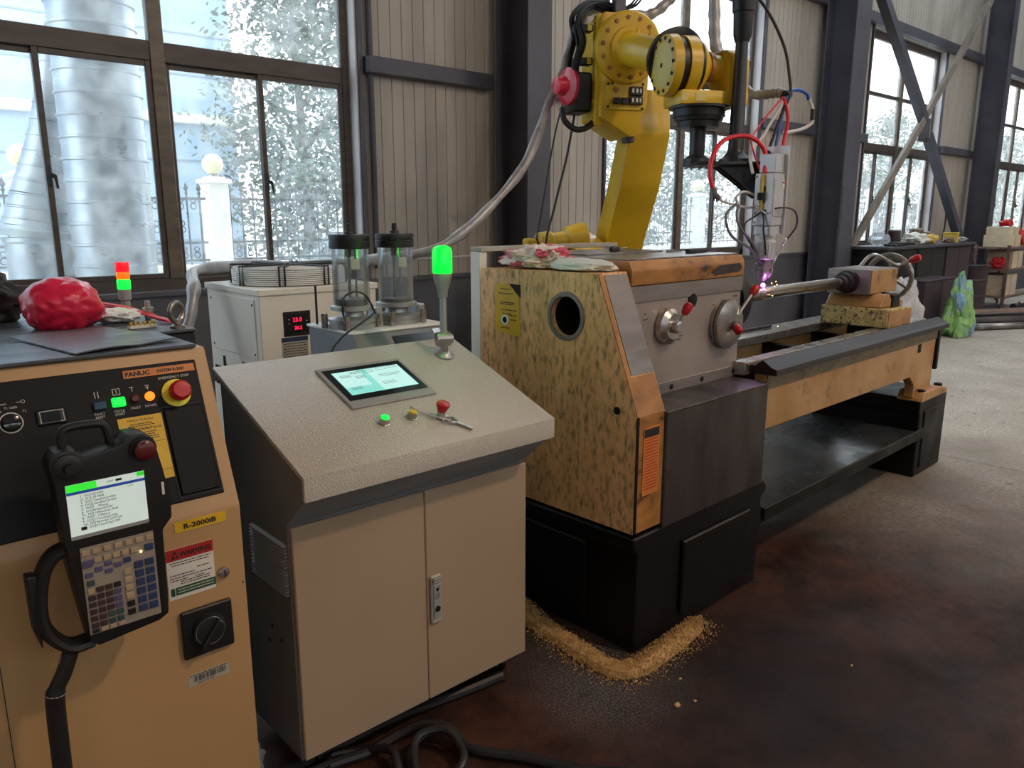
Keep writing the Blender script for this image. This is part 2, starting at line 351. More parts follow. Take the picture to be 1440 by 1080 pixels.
def ob(name, bm, m, par=None, mx=None, local=False, ang=35, kind=None):
    """one mesh object; geometry is given in world coordinates (or in the thing's own when local)"""
    if mx is not None: bm.transform(mx)
    me = bpy.data.meshes.new(name); bm.to_mesh(me); bm.free()
    me.materials.append(m)
    me.polygons.foreach_set('use_smooth', [True] * len(me.polygons)); me.set_sharp_from_angle(angle=R(ang))
    if par is not None and not local: me.transform(ROOT[par].inverted())
    o = link(name, me, par)
    if kind: o['kind'] = kind
    return o

def thing(name, label, cat, loc=(0, 0, 0), rz=0.0, group=None):
    o = bpy.data.objects.new(name, None); COL.objects.link(o); o.location = loc; o.rotation_euler = (0, 0, rz)
    o.empty_display_size = 0.1
    ROOT[o] = MX.Translation(loc) @ MX.Rotation(rz, 4, 'Z')
    o['label'] = label; o['category'] = cat
    if group: o['group'] = group
    return o

def tag(o, label, cat, group=None):
    o['label'] = label; o['category'] = cat
    if group: o['group'] = group
    return o

def recentre(o):
    """put a one-mesh thing's origin at its base"""
    me = o.data; n = len(me.vertices)
    c = sum((v.co for v in me.vertices), V()) / n; c.z = min(v.co.z for v in me.vertices)
    me.transform(MX.Translation(-c)); o.location = c; ROOT[o] = MX.Translation(c)
    return o

def solo(name, bm, m, label, cat, group=None, **k):
    return tag(recentre(ob(name, bm, m, None, **k)), label, cat, group)

def struct(name, bm=None, m=None, par=None):
    if bm is None:
        o = bpy.data.objects.new(name, None); COL.objects.link(o); ROOT[o] = MX.Identity(4)
    else: o = ob(name, bm, m, par)
    if par is None: o['kind'] = 'structure'
    return o

def copy_tree(o, par=None):
    c = o.copy(); COL.objects.link(c); ROOT[c] = ROOT[o]
    if par: c.parent = par
    for ch in list(o.children): copy_tree(ch, c)
    return c

def face(o, rx=90.0, rz=0.0):
    """frame on a face: local x along the face, y up it, z out of it"""
    return MX.Translation(o) @ MX.Rotation(R(rz), 4, 'Z') @ MX.Rotation(R(rx), 4, 'X')

def text(name, s, size, m, par, mx, x, y, z=0.0006, align='LEFT', sx=1.0, bold=0.0):
    cu = bpy.data.curves.new(name, 'FONT'); cu.body = s; cu.size = size; cu.align_x = align; cu.extrude = 0.0002
    cu.resolution_u = 2; cu.offset = bold
    cu.materials.append(m); tmp = bpy.data.objects.new(name, cu); me = bpy.data.meshes.new_from_object(tmp)
    bpy.data.objects.remove(tmp); bpy.data.curves.remove(cu)
    o = link(name, me, par)
    o.matrix_local = ROOT[par].inverted() @ mx @ MX.Translation((x, y, z)) @ MX.Diagonal((sx, 1, 1, 1))
    return o

def plate(name, x0, x1, y0, y1, t, m, par, mx, z=0.0, bev=0.0):
    b = nb(); box(b, (x0, y0, z), (x1, y1, z + t), bev); return ob(name, b, m, par, mx=mx)

def lines(name, rows, m, par, mx, z=0.0004, h=0.0016):
    """small print too small to read: broken strokes of ink, joined"""
    b = nb(); rnd = random.Random(len(rows) * 7 + int(rows[0][0] * 1e4))
    for x0, x1, y in rows:
        x = x0
        while x < x1:
            w = rnd.uniform(1.5, 5) * h
            box(b, (x, y - h * 0.5, z), (min(x + w, x1), y + h * 0.5, z + 0.0003)); x += w + h * 0.7
    o = ob(name, b, m, par, mx=mx); o['kind'] = 'stuff'; return o

def crumple(bm, c, size, sub=4, amp=0.12, freq=3.0, seed=1, flat=0.0, tip=None):
    """a creased soft lump"""
    from mathutils import noise as nz
    r = bmesh.ops.create_icosphere(bm, subdivisions=sub, radius=1.0)
    for v in r['verts']:
        p = v.co.copy(); q = p * freq + V((seed * 3.1, seed * 1.7, seed))
        d = 1 + amp * (nz.noise(q) * 1.2 + abs(nz.noise(q * 2.3)) * 0.9 - 0.3 + 0.25 * nz.noise(q * 5))
        p = p * d
        if flat and p.z < -flat: p.z = -flat + (p.z + flat) * 0.05
        if tip: p = tip(p)
        v.co = V((c[0] + p.x * size[0], c[1] + p.y * size[1], c[2] + p.z * size[2]))
    return bm

# ------------------------------------------------------------------ the hall
YW = 5.30                                   # inner face of the window wall
WIN = [(-5.2, -2.44), (-2.36, 0.40), (0.47, 3.24), (6.06, 8.82), (11.74, 14.50), (17.40, 20.16), (23.05, 25.81)]  # the second, out of view, is added to light faces turned left
COLS = [(-5.6, .27), (4.66, .27), (10.33, .40), (16.05, .22), (21.7, .27)]
WZ0, WZ1 = 1.12, 4.20

# floor: slabs with narrow joints
floor = struct('floor')
xs = [-6, -0.3, 5.60, 11.5, 17.4, 32.0]; ysl = [-9.0, -3.4, 5.5]
for i in range(5):
    for j in range(2):
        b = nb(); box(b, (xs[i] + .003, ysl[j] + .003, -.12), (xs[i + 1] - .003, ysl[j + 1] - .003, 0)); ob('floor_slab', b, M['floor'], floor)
b = nb(); box(b, (-6, -9, -.2), (32, 5.5, -.012)); ob('joint_filler', b, M['ink'], floor)

wall = struct('wall_back')
b = nb(); box(b, (-6, YW, 0), (32, YW + .2, 1.09)); ob('lower_wall', b, M['wall_dark'], wall)
b = nb(); box(b, (-6, YW - .03, 1.09), (32, YW + .22, 1.12)); ob('ledge', b, M['wall_dark'], wall)

def wall_panel(x0, x1, z0, z1):
    """ribbed sandwich panel: flats with narrow grooves between them"""
    n = max(1, round((x1 - x0) / 0.105)); w = (x1 - x0) / n; P = [(x0 + .002, YW)]
    for k in range(n):
        a = x0 + k * w
        if k: P += [(a - .006, YW), (a - .003, YW + .006), (a + .003, YW + .006), (a + .006, YW)]
    P += [(x1 - .002, YW), (x1 - .002, YW + .08), (x0 + .002, YW + .08)]
    b = nb(); prism(b, P, 'z', z0, z1); return ob('wall_panel', b, M['panel'], wall, ang=10)
edges = [-6.0]
for a, c in WIN: edges += [a, c]
edges += [32.0]
for k in range(0, len(edges), 2):
    a, c = edges[k], edges[k + 1]; n = max(1, round((c - a) / 0.98)); w = (c - a) / n
    for i in range(n): wall_panel(a + i * w, a + (i + 1) * w, 1.12, 4.24)
for i in range(38): wall_panel(-6 + i, -5 + i, 4.24, 7.4)
b = nb(); box(b, (-6, YW + .081, 4.24), (32, YW + .2, 7.4)); ob('outer_skin', b, M['panel'], wall)
for k in range(0, len(edges), 2):
    b = nb(); box(b, (edges[k], YW + .081, 1.12), (edges[k + 1], YW + .2, 4.24)); ob('outer_skin', b, M['reveal'], wall)

for nm, a_, c_ in (('wall_left', (-6.2, -9, 0), (-6, 5.5, 7.4)), ('wall_right', (32, -9, 0), (32.2, 5.5, 7.4))):
    b = nb(); box(b, a_, c_); struct(nm, b, M['panel'])
wf = struct('wall_front')
b = nb(); box(b, (-6, -9.2, 0), (32, -9, 4.4)); ob('lower_wall', b, M['panel'], wf)
b = nb(); box(b, (-6, -9.2, 6.0), (32, -9, 7.4)); ob('upper_wall', b, M['panel'], wf)
for k in range(8):
    x = -6 + k * 5.43
    b = nb(); box(b, (x, -9.2, 4.4), (x + 1.0 if k < 7 else 32, -9, 6.0)); ob('pier', b, M['panel'], wf)
    if k < 7:
        b = nb(); box(b, (x + 1.0, -9.11, 4.4), (x + 5.43, -9.10, 6.0)); ob('window_pane', b, M['pane'], wf)  # unseen clerestory glazing, added to light the sides that face the room
ceil = struct('ceiling')
for a, c in ((-6, 6.2), (8.4, 12.0), (14.2, 18.0), (20.2, 32)):
    b = nb(); box(b, (a, -9, 7.4), (c, 5.5, 7.5)); ob('roof_sheet', b, M['ceiling'], ceil)
for a, c in ((6.2, 8.4), (12.0, 14.2), (18.0, 20.2)):
    b = nb(); box(b, (a, -9, 7.4), (c, 0.5, 7.5)); ob('roof_sheet', b, M['ceiling'], ceil)
    b = nb(); box(b, (a, 0.5, 7.44), (c, 5.5, 7.46)); ob('added_skylight', b, M['pane_dirty'], ceil)  # unseen roof lights, added to brighten the machine tops and the floor

# steel: girts, columns, braces
def girt(x0, x1, z0, z1, y0=YW - .10, y1=YW - .004):
    b = nb(); prism(b, [(y0, z0), (y1, z0), (y1, z1), (y0, z1), (y0, z1 - .012), (y1 - .012, z1 - .012), (y1 - .012, z0 + .012), (y0, z0 + .012)], 'x', x0, x1)
    return b
t1 = struct('trim_1')
for i, (c, w) in enumerate(COLS):
    if i == 0: continue
    lo = WIN[i + 1][1] + .06; hi = WIN[i + 2][0] - .06
    for a, d in ((lo, c - w / 2), (c + w / 2, hi)):
        b = nb(); box(b, (a, YW - .09, 2.64), (d, YW - .003, 2.76), .006); ob('girt', b, M['steel_dark'], t1)
b = nb(); box(b, (-6, YW - .10, 4.24), (32, YW - .003, 4.38), .006); ob('girt', b, M['steel_dark'], t1)
t2 = struct('trim_2')
for a, c in WIN:                                            # jamb posts and flashing beside each window
    for x in (a - .07, c):
        b = nb(); box(b, (x + .018, YW - .03, 1.12), (x + .07 - .018 if x > a else x + .052, YW + .004, 4.24), .004); ob('jamb_post', b, M['steel_dark'], t2)
    for x in (a - .012, c + .001):
        b = nb(); box(b, (x, YW - .002, 1.12), (x + .011, YW + .19, 4.24)); ob('flashing', b, M['reveal'], t2)
for i, (c, w) in enumerate(COLS):
    t = struct('column_%d' % (i + 1))
    f = .016; y0, y1 = 4.80, 5.195
    for a, d in ((y0, y0 + f), (y1 - f, y1)):
        b = nb(); box(b, (c - w / 2, a, 0), (c + w / 2, d, 7.4), .003); ob('flange', b, M['steel_dark'], t)
    b = nb(); box(b, (c - .006, y0 + f, 0), (c + .006, y1 - f, 7.4)); ob('web', b, M['steel_dark'], t)
    if i == 2:
        b = nb(); box(b, (c - w / 2 + .01, y0 - .014, 0), (c + w / 2 - .14, y0 - .001, 1.98), .003); ob('cover_plate', b, M['steel_dark'], t)

def angle_bar(name, p0, p1, w, m, par):
    p0 = V(p0); p1 = V(p1); d = (p1 - p0); Ln = d.length
    q = d.to_track_quat('Z', 'Y').to_matrix().to_4x4()
    b = nb(); t = .012
    prism(b, [(-w / 2, -w / 2), (w / 2, -w / 2), (w / 2, -w / 2 + t), (-w / 2 + t, -w / 2 + t), (-w / 2 + t, w / 2), (-w / 2, w / 2)], 'z', 0, Ln)
    return ob(name, b, m, par, mx=MX.Translation(p0) @ q)
br = thing('cross_brace', 'crossed diagonal steel angles between the two far columns', 'brace', (13.05, 4.97, 2.9))
angle_bar('pale_diagonal', (10.60, 4.98, .94), (15.92, 4.98, 5.78), .125, M['brace_light'], br)['label'] = 'pale worn steel angle'
angle_bar('dark_diagonal', (11.0, 4.98, 4.62), (13.0, 4.98, 3.03), .125, M['steel_dark'], br)
angle_bar('dark_diagonal', (13.22, 4.98, 2.82), (15.3, 4.98, 1.05), .125, M['steel_dark'], br)
b = nb(); box(b, (12.92, 4.99, 2.72), (13.3, 5.005, 3.08)); ob('gusset_plate', b, M['steel_dark'], br)

# windows
def window(n, x0, x1, dirty=()):
    w = struct('window_%d' % n); yo, yi = YW + .155, YW + .095
    mid = (x0 + x1) / 2; q = (x1 - x0) / 4
    def bar(nm, a, c, d0=yi, d1=yo, m='bronze', bev=.004):
        b = nb(); box(b, (a[0], d0, a[1]), (c[0], d1, c[1]), bev); return ob(nm, b, M[m], w)
    bar('sill_rail', (x0, WZ0 - .01), (x1, WZ0 + .075)); bar('head_rail', (x0, WZ1 - .06), (x1, WZ1 + .04))
    bar('jamb', (x0, WZ0), (x0 + .06, WZ1)); bar('jamb', (x1 - .06, WZ0), (x1, WZ1))
    bar('transom', (x0 + .06, 2.56), (x1 - .06, 2.68)); bar('glazing_bar', (x0 + .06, 3.36), (x1 - .06, 3.41))
    bar('mullion', (mid - .045, WZ0 + .07), (mid + .045, WZ1 - .06), yi - .01, yo, 'tan_frame')
    for s, (a, c) in enumerate(((x0 + .06, mid - .045), (mid + .045, x1 - .06))):
        for z0, z1 in ((2.68, 3.36), (3.41, WZ1 - .06)):
            b = nb(); box(b, (a, yi + .02, z0), (c, yi + .026, z1)); ob('window_pane', b, M['pane'], w)
        h = (a + c) / 2; z0, z1 = WZ0 + .075, 2.56; f = .034
        for k, (p, r) in enumerate(((a, h + .018), (h - .018, c))):      # two sliding sashes
            yy = yi + (.004 if k else .034)
            b = nb()
            for A, C in (((p, yy, z0), (p + f, yy + .026, z1)), ((r - f, yy, z0), (r, yy + .026, z1)), ((p + f, yy, z0), (r - f, yy + .026, z0 + f)), ((p + f, yy, z1 - f), (r - f, yy + .026, z1))):
                box(b, A, C, .003)
            sash = ob('sash', b, M['bronze'], w)
            b = nb(); box(b, (p + f, yy + .010, z0 + f), (r - f, yy + .015, z1 - f))
            ob('window_pane', b, M['pane_dirty' if (s, k) in dirty else 'pane'], sash)
            if k:
                b = nb(); box(b, (p + .006, yy - .018, 1.78), (p + .028, yy, 1.90), .004)
                prism(b, [(p + .012, 1.86), (p + .05, 1.84), (p + .055, 1.76), (p + .045, 1.76), (p + .036, 1.82), (p + .012, 1.83)], 'y', yy - .03, yy - .018)
                ob('handle', b, M['black'], sash)
    return w
for i, (a, c) in enumerate(WIN):
    window(i + 1, a, c, dirty=((1, 1),) if i == 2 else ((0, 1), (1, 0)) if i in (3, 4) else ())
b = nb(); cyl(b, (3.345, 5.26, 1.2), (3.345, 5.26, 7.3), .022, n=12)
solo('cable_conduit', b, M['steel_dark'], 'dark vertical conduit beside the right jamb of the big left window', 'conduit')

# ------------------------------------------------------------------ outside
b = nb(); box(b, (-30, 5.5, -.3), (90, 60, -.12)); struct('ground', b, M['yard'])
bl = thing('building', 'pale blue rendered building with white string course behind the fence', 'building', (0, 16, -.12))
b = nb(); box(b, (-14, 16, -.12), (6.92, 26, 9.5)); ob('wall', b, M['bluewall'], bl)
b = nb(); box(b, (-14.1, 15.86, 3.36), (7.06, 16, 3.54), .02); ob('string_course', b, M['whitewall'], bl)
b = nb(); box(b, (-14.05, 15.94, -.12), (6.96, 15.995, 1.15), .005); ob('plinth', b, M['joint'], bl)
b = nb(); box(b, (-14.1, 15.80, 9.3), (7.1, 16, 9.6), .02); ob('cornice', b, M['whitewall'], bl)
for z in (1.9, 2.65, 4.25, 5.0, 5.75, 6.5, 7.25):
    b = nb(); box(b, (-14, 15.985, z), (6.93, 15.999, z + .035)); ob('joint_line', b, M['joint'], bl)

dk = thing('ventilation_duct', 'wide galvanised vertical duct standing outside the left window', 'duct', (1.93, 7.0, -.12))
for k in range(34):
    z = -.12 + k * .165
    b = nb(); rev(b, (1.93, 7.0, z), (0, 0, 1), [(0, .315), (.006, .321), (.02, .321), (.026, .308), (.162, .308), (.165, .315)], 40); ob('duct_section', b, M['duct'], dk)
ed = thing('duct_elbow', 'curved galvanised branch duct behind the wide vertical duct', 'duct', (1.55, 7.56, -.12))
pts = smooth_path([(1.78, 7.56, 2.95), (1.73, 7.56, 2.5), (1.66, 7.56, 2.1), (1.575, 7.56, 1.75), (1.53, 7.56, 1.50)], 3)
rad = lambda t: .11 + .19 * t ** 1.1
for k in range(len(pts) - 1):
    d = pts[k + 1] - pts[k]; r0 = rad(k / (len(pts) - 1)); r1 = rad((k + 1) / (len(pts) - 1)); L_ = d.length
    b = nb(); rev(b, pts[k], d, [(0, r0 + .006), (.012, r0 + .006), (.016, r0), (L_, r1)], 32); ob('elbow_section', b, M['duct'], ed)
b = nb(); rev(b, (1.53, 7.56, 1.42), (.1, 0, 1), [(0, .34), (.05, .35), (.06, .31), (.09, .30)], 32); ob('flange', b, M['duct'], ed)
b = nb(); rev(b, (1.56, 7.56, -.12), (0, 0, 1), [(0, .31), (1.5, .31), (1.52, .33), (1.55, .33)], 32); ob('fan_drum', b, M['duct'], ed)

YF = 10.0; PX = [1.90 + 2.085 * k for k in range(-1, 13)]   # the first stands just left of the frame
b = nb(); box(b, (-2, YF - .12, -.12), (30, YF + .12, .93), .01); box(b, (-2, YF - .16, .93), (30, YF + .16, 1.0), .01)
struct('wall_outer', b, M['whitewall'])
ORD = ('out of sight', 'leftmost', 'second', 'third', 'fourth', 'fifth', 'sixth', 'seventh', 'eighth', 'ninth', 'tenth', 'eleventh', 'twelfth', 'last')
for k, x in enumerate(PX):
    p = thing('fence_pillar', 'white square fence pillar with a stepped cap outside the windows', 'pillar', (x, YF, -.1), 0, 'white pillars of the yard fence')
    if k == 0:
        b = nb(); box(b, (x - .125, YF - .165, -.1), (x + .125, YF + .125, 2.0), .006); ob('shaft', b, M['whitewall'], p)
        b = nb(); box(b, (x - .16, YF - .2, 2.0), (x + .16, YF + .16, 2.05), .008); box(b, (x - .10, YF - .14, 2.05), (x + .10, YF + .10, 2.08), .006); ob('cap', b, M['whitewall'], p)
        g = thing('globe_lamp', 'cream glass globe lamp on top of a white fence pillar', 'lamp', (x, YF - .02, 2.08), 0, 'globe lamps on the yard fence')
        b = nb(); rev(b, (x, YF - .02, 2.08), (0, 0, 1), [(0, .07), (.02, .07), (.04, .05)], 20); ob('collar', b, M['chrome'], g)
        b = nb(); bmesh.ops.create_uvsphere(b, u_segments=28, v_segments=18, radius=.128, matrix=MX.Translation((x, YF - .02, 2.235))); ob('globe', b, M['globe'], g)
        P0, G0 = p, g
    else:
        COL.objects.unlink(p); bpy.data.objects.remove(p)
        p = copy_tree(P0); p.location.x = x; g = copy_tree(G0); g.location.x = x
        p['label'] = 'white stepped pillar of the yard fence, %s from the left window on' % ORD[k]; g['label'] = 'cream globe lamp on the %s white fence pillar from the left' % ORD[k]

def picket_mesh():
    b = nb(); cyl(b, (0, 0, 0), (0, 0, .86), .011, n=6)
    rev(b, (0, 0, .86), (0, 0, 1), [(0, .012), (.02, .024), (.035, .012), (.045, .012), (.075, .034), (.10, .020), (.15, .002)], 8)
    rev(b, (0, 0, .10), (0, 0, 1), [(0, .012), (.015, .022), (.03, .012)], 8)
    rev(b, (0, 0, .62), (0, 0, 1), [(0, .012), (.015, .022), (.03, .012)], 8)
    o = ob('picket', b, M['iron']); return o
F0 = None
for k in range(len(PX) - 1):
    x = PX[k] + .125; L_ = 2.085 - .25
    if F0 is None:
        f = thing('iron_fence', 'dark wrought iron fence span with spear tips between white pillars', 'fence', (x, YF, 1.0), 0, 'iron fence spans between the pillars')
        for z in (.04, .26, .80):
            b = nb(); box(b, (x, YF - .014, 1 + z), (x + L_, YF + .014, 1 + z + .028)); ob('rail', b, M['iron'], f)
        pm = picket_mesh(); me = pm.data; bpy.data.objects.remove(pm)
        n = 12
        for i in range(n):
            o = link('picket', me, f); o.location = (.07 + i * (L_ - .14) / (n - 1), 0, 0.0)
        sb = nb(); ring(sb, (0, 0, .0), (0, 1, 0), .035, .007, 14, 5); ring(sb, (0, 0, .073), (0, 1, 0), .030, .007, 14, 5)
        sm = bpy.data.meshes.new('scroll'); sb.to_mesh(sm); sb.free(); sm.materials.append(M['iron'])
        for i in range(n - 1):
            xx = .07 + (i + .5) * (L_ - .14) / (n - 1)
            for z in (((.72,) if i % 2 == 0 else (.72, .44)) + (.12,)):
                o = link('scroll', sm, f); o.location = (xx, 0, z)
        F0 = f
    else:
        f = copy_tree(F0); f.location.x = x; f['label'] = 'iron spear fence span right of the %s white pillar from the left' % ORD[k]

def tree(x, y, h, r, n, label, seed, base=.9, leafsize=.15):
    rnd = random.Random(seed); t = thing('tree', label, 'tree', (x, y, -.12))
    b = nb(); tube(b, [(x, y, -.12), (x + .1, y, h * .3), (x, y + .1, h * .8)], .16, 8, rfun=lambda s: 1 - .7 * s)
    for k in range(7):
        a = rnd.uniform(0, 6.28); z = h * rnd.uniform(.25, .6)
        tube(b, [(x, y, z), (x + math.cos(a) * r * .4, y + math.sin(a) * r * .4, z + h * .12), (x + math.cos(a) * r * .75, y + math.sin(a) * r * .75, z + h * .2)], .05, 5, rfun=lambda s: 1 - .7 * s)
    ob('trunk', b, M['bark'], t)
    vs_, fs = [], []
    cl = [(rnd.uniform(0, 6.28), rnd.uniform(.15, 1), rnd.uniform(0, 1)) for _ in range(120)]
    for k in range(n):
        a, q, zz = cl[k % 120]
        prof = math.sin(math.pi * min(1, .12 + zz * .86)) ** .6
        c = V((math.cos(a) * q * r * prof, math.sin(a) * q * r * prof, base + zz * (h - base)))
        c += V((rnd.gauss(0, .28), rnd.gauss(0, .28), rnd.gauss(0, .28)))
        d = V((rnd.gauss(0, 1), rnd.gauss(0, 1), rnd.gauss(0, .7))).normalized(); e = d.orthogonal().normalized()
        e.rotate(MX.Rotation(rnd.uniform(0, 6.28), 3, d)); s = leafsize * rnd.uniform(.7, 1.3); i = len(vs_)
        u = V((x, y, -.12)) + c; w = d.cross(e) * s * .02
        vs_ += [u, u + d * s * .5 + e * s * .24 + w, u + d * s, u + d * s * .5 - e * s * .24 + w]; fs.append((i, i + 1, i + 2, i + 3))
    me = bpy.data.meshes.new('foliage'); me.from_pydata([tuple(v) for v in vs_], [], fs); me.materials.append(M['leaf'])
    me.transform(ROOT[t].inverted()); o = link('foliage', me, t); o['kind'] = 'stuff'
tree(7.4, 14.2, 6.5, 1.6, 9000, 'tall glossy leaved tree at the corner of the pale blue building', 3)
tree(10.9, 17.6, 5.2, 1.5, 5000, 'lower tree behind the white car seen through the rain spotted pane', 4)
tree(16.6, 13.2, 4.3, 1.4, 5000, 'leafy tree behind the fence seen behind the robot arm', 5)
tree(21.9, 15.2, 5.1, 1.5, 5000, 'leafy tree seen past the black hanging pole', 6)
tree(38.5, 16.0, 6.0, 2.8, 6000, 'broad tree seen through the window with the crossed braces', 8, leafsize=.22)
tree(33.0, 16.0, 5.2, 2.2, 4000, 'tree at the left edge of the cross braced window', 9, leafsize=.22)
tree(57.0, 17.0, 6.5, 3.5, 5000, 'distant tree seen in the farthest window', 10, leafsize=.3)

car = thing('car', 'white car parked behind the iron fence', 'car', (8.0, 11.5, -.12))
b = nb(); prism(b, [(5.9, .1), (10.1, .1), (10.2, .55), (9.9, .80), (9.0, .88), (6.3, .92), (5.85, .75)], 'y', 10.7, 12.2, .06, 2); ob('body', b, M['car'], car)
b = nb(); prism(b, [(6.2, .90), (6.8, 1.36), (8.2, 1.40), (9.1, .87)], 'y', 10.8, 12.1, .05, 2); ob('cabin', b, M['dark_glass'], car)
b = nb(); prism(b, [(6.72, 1.345), (8.2, 1.385), (8.2, 1.42), (6.75, 1.40)], 'y', 10.82, 12.08, .01); ob('roof', b, M['car'], car)
for x in (6.7, 9.3):
    for y in (10.7, 12.02):
        b = nb(); rev(b, (x, y, .2), (0, 1, 0), [(0, .2), (.02, .32), (.18, .32), (.2, .2)], 24); ob('wheel', b, M['rubber'], car)
b = nb(); box(b, (6.0, 10.685, .66), (6.6, 10.73, .80), .01); ob('tail_lamp', b, M['tailred'], car)

# ------------------------------------------------------------------ the lathe (own axes: x along the bed, y to the back)
LA = R(1.5); LO = V((2.074, 1.63, 0))
LM = MX.Translation(LO) @ MX.Rotation(LA, 4, 'Z')
lathe = thing('lathe', 'long oil-stained beige lathe on a black base in the middle of the hall', 'lathe', LO, LA)
def lp(name, bm, m, par=None, ang=35, **k): return ob(name, bm, M[m] if isinstance(m, str) else m, par or lathe, local=True, ang=ang, **k)
def bx(*a, **k): return box(nb(), *a, **k)

def holed(pts, c, r, x0, x1, n=40):
    """profile in (y,z) with one round hole, extruded along x"""
    b = nb(); loops = []
    for x in (x0, x1):
        O = [b.verts.new((x, *p)) for p in pts]; H = [b.verts.new((x, c[0] + r * math.cos(2 * math.pi * i / n), c[1] + r * math.sin(2 * math.pi * i / n))) for i in range(n)]
        es = [b.edges.new((O[i], O[(i + 1) % len(O)])) for i in range(len(O))] + [b.edges.new((H[i], H[(i + 1) % n])) for i in range(n)]
        bmesh.ops.triangle_fill(b, edges=es, use_beauty=True); loops.append((O, H))
    for A, B in zip(loops[0], loops[1]):
        for i in range(len(A)): b.faces.new((A[i], A[(i + 1) % len(A)], B[(i + 1) % len(A)], B[i]))
    bmesh.ops.recalc_face_normals(b, faces=b.faces); return b

# black castings
b = nb(); prism(b, [(0.02, 0), (.90, 0), (.905, .10), (.92, .22), (.945, .30), (.945, .335), (.915, .35), (.915, .39), (.95, .41), (.955, .44), (.93, .462), (0.0, .462), (0.0, .42), (0.02, .40)], 'y', 0.005, .81, .006)
base = lp('headstock_base', b, 'base_black')
lp('access_door', bx((.30, -.012, .06), (.80, .006, .37), .006), 'base_black', base)
lp('access_door', bx((.008, .24, .05), (.022, .62, .38), .006), 'base_black', base)
b = nb(); prism(b, [(2.885, 0), (3.34, 0), (3.345, .50), (2.87, .50), (2.87, .42), (2.885, .40)], 'y', .03, .72, .008); foot = lp('tailstock_foot', b, 'base_black')
lp('foot_panel', bx((2.95, .02, .05), (3.28, .034, .42), .006), 'base_black', foot)
ct = lp('chip_tray', bx((.93, .004, .285), (2.88, .77, .30)), 'tray')
for y in (-.008, .772): lp('tray_lip', bx((.93, y, .27), (2.88, y + .012, .335), .004), 'base_black', ct)
# bed
b = nb(); prism(b, [(.975, .67), (2.72, .66), (2.80, .60), (2.80, .52), (3.08, .52), (3.10, .93), (.975, .93)], 'y', .055, .11, .004); bed = lp('bed_front_web', b, 'lathe_tan')
lp('stained_band', bx((.98, .049, .855), (3.10, .056, .926), .002), 'band', bed)
lp('small_slot', bx((2.80, .050, .80), (2.84, .054, .85), .001), 'hole', bed)
b = nb(); prism(b, [(.70, .67), (3.08, .66), (3.10, .93), (.70, .93)], 'y', .58, .64, .004); lp('bed_rear_web', b, 'lathe_tan')
for x in (1.3, 1.9, 2.5, 3.02): lp('bed_rib', bx((x, .11, .70), (x + .06, .58, .90)), 'base_black')
lp('bed_trough', bx((.9, .11, .70), (3.06, .58, .72)), 'base_black')
b = nb(); prism(b, [(0, .925), (0, .952), (.028, .960), (.070, .988), (.105, .960), (.13, .958), (.13, .925)], 'x', .965, 3.14, .002); lp('front_way', b, 'way')
lp('front_flat_way', bx((.93, .131, .915), (3.12, .195, .972), .002), 'chrome')
b = nb(); prism(b, [(.50, .925), (.50, .972), (.66, .972), (.66, .925)], 'x', .96, 3.12, .003); lp('rear_way', b, 'steel')
lp('bed_end_plate', bx((3.10, .04, .66), (3.135, .66, .93), .004), 'base_black')
for y0, y1 in ((.56, .70), (-.005, .15)):
    b = nb(); prism(b, [(2.80, .502), (3.22, .502), (3.22, .535), (3.10, .56), (2.84, .56)], 'y', y0, y1, .006); fl = lp('bed_flange', b, 'lathe_tan')
for x, y in ((2.86, .03), (3.15, .03)):
    b = nb(); rev(b, (x, y, .55), (0, 0, 1), [(0, .024), (.018, .024), (.02, .02)], 6); lp('bolt', b, 'base_black', fl)

# headstock
prof = [(.012, .478), (.012, .915), (.205, 1.402), (.825, 1.392), (.825, .478)]
cover = lp('end_cover', holed(prof, (.350, 1.238), .074, 0.0, .165), 'lathe_beige', ang=20)
b = nb(); rev(b, (-.006, .350, 1.238), (1, 0, 0), [(0, .076), (0, .090), (.012, .094), (.012, .074)], 40, closed=True); lp('spindle_ring', b, 'lathe_grey', cover)
b = nb(); rev(b, (.02, .350, 1.238), (1, 0, 0), [(0, .0735), (.40, .0735)], 32); 
bmesh.ops.delete(b, geom=[f for f in b.faces if len(f.verts) > 4 and f.calc_center_median().x < .1], context='FACES'); lp('spindle_bore', b, 'hole', cover)
b = nb(); rev(b, (.12, .345, 1.235), (1, 0, 0), [(0, .034), (0, .046), (.03, .05), (.03, .034)], 28, closed=True); lp('spindle_end', b, 'base_black', cover)
dirv = V((0, .193, .487)).normalized()
CH = MX(((1, 0, 0, 0), (0, dirv.y, -dirv.z, .012), (0, dirv.z, dirv.y, .915), (0, 0, 0, 1)))       # frame on the sloping front of the cover
def lpl(name, x0, x1, y0, y1, t, m, par, mx, z=0.0, bev=0.0):
    b = nb(); box(b, (x0, y0, z), (x1, y1, z + t), bev); b.transform(mx); return lp(name, b, m, par)
gp = lpl('sloping_plate', .030, .160, .145, .515, .004, 'lathe_grey', cover, CH)
lpl('seam_strip', .002, .022, 0, .523, .004, 'lathe_rust', cover, CH)
lpl('front_strip', .003, .160, 0.0, .14, .0025, 'lathe_rust', cover, CH)
FR = MX.Translation((0, .012, 0)) @ MX.Rotation(R(90), 4, 'X')
lpl('front_strip', .003, .160, .48, .912, .002, 'lathe_rust', cover, FR)
lpl('seam_strip', .001, .014, .48, .912, .004, 'base_black', cover, FR)
op = lpl('instruction_plate', .040, .135, .615, .868, .003, M['label_orange'], cover, FR, z=.002)
lpl('heading_band', .044, .131, .832, .862, .0012, M['ink'], op, FR, z=.005)
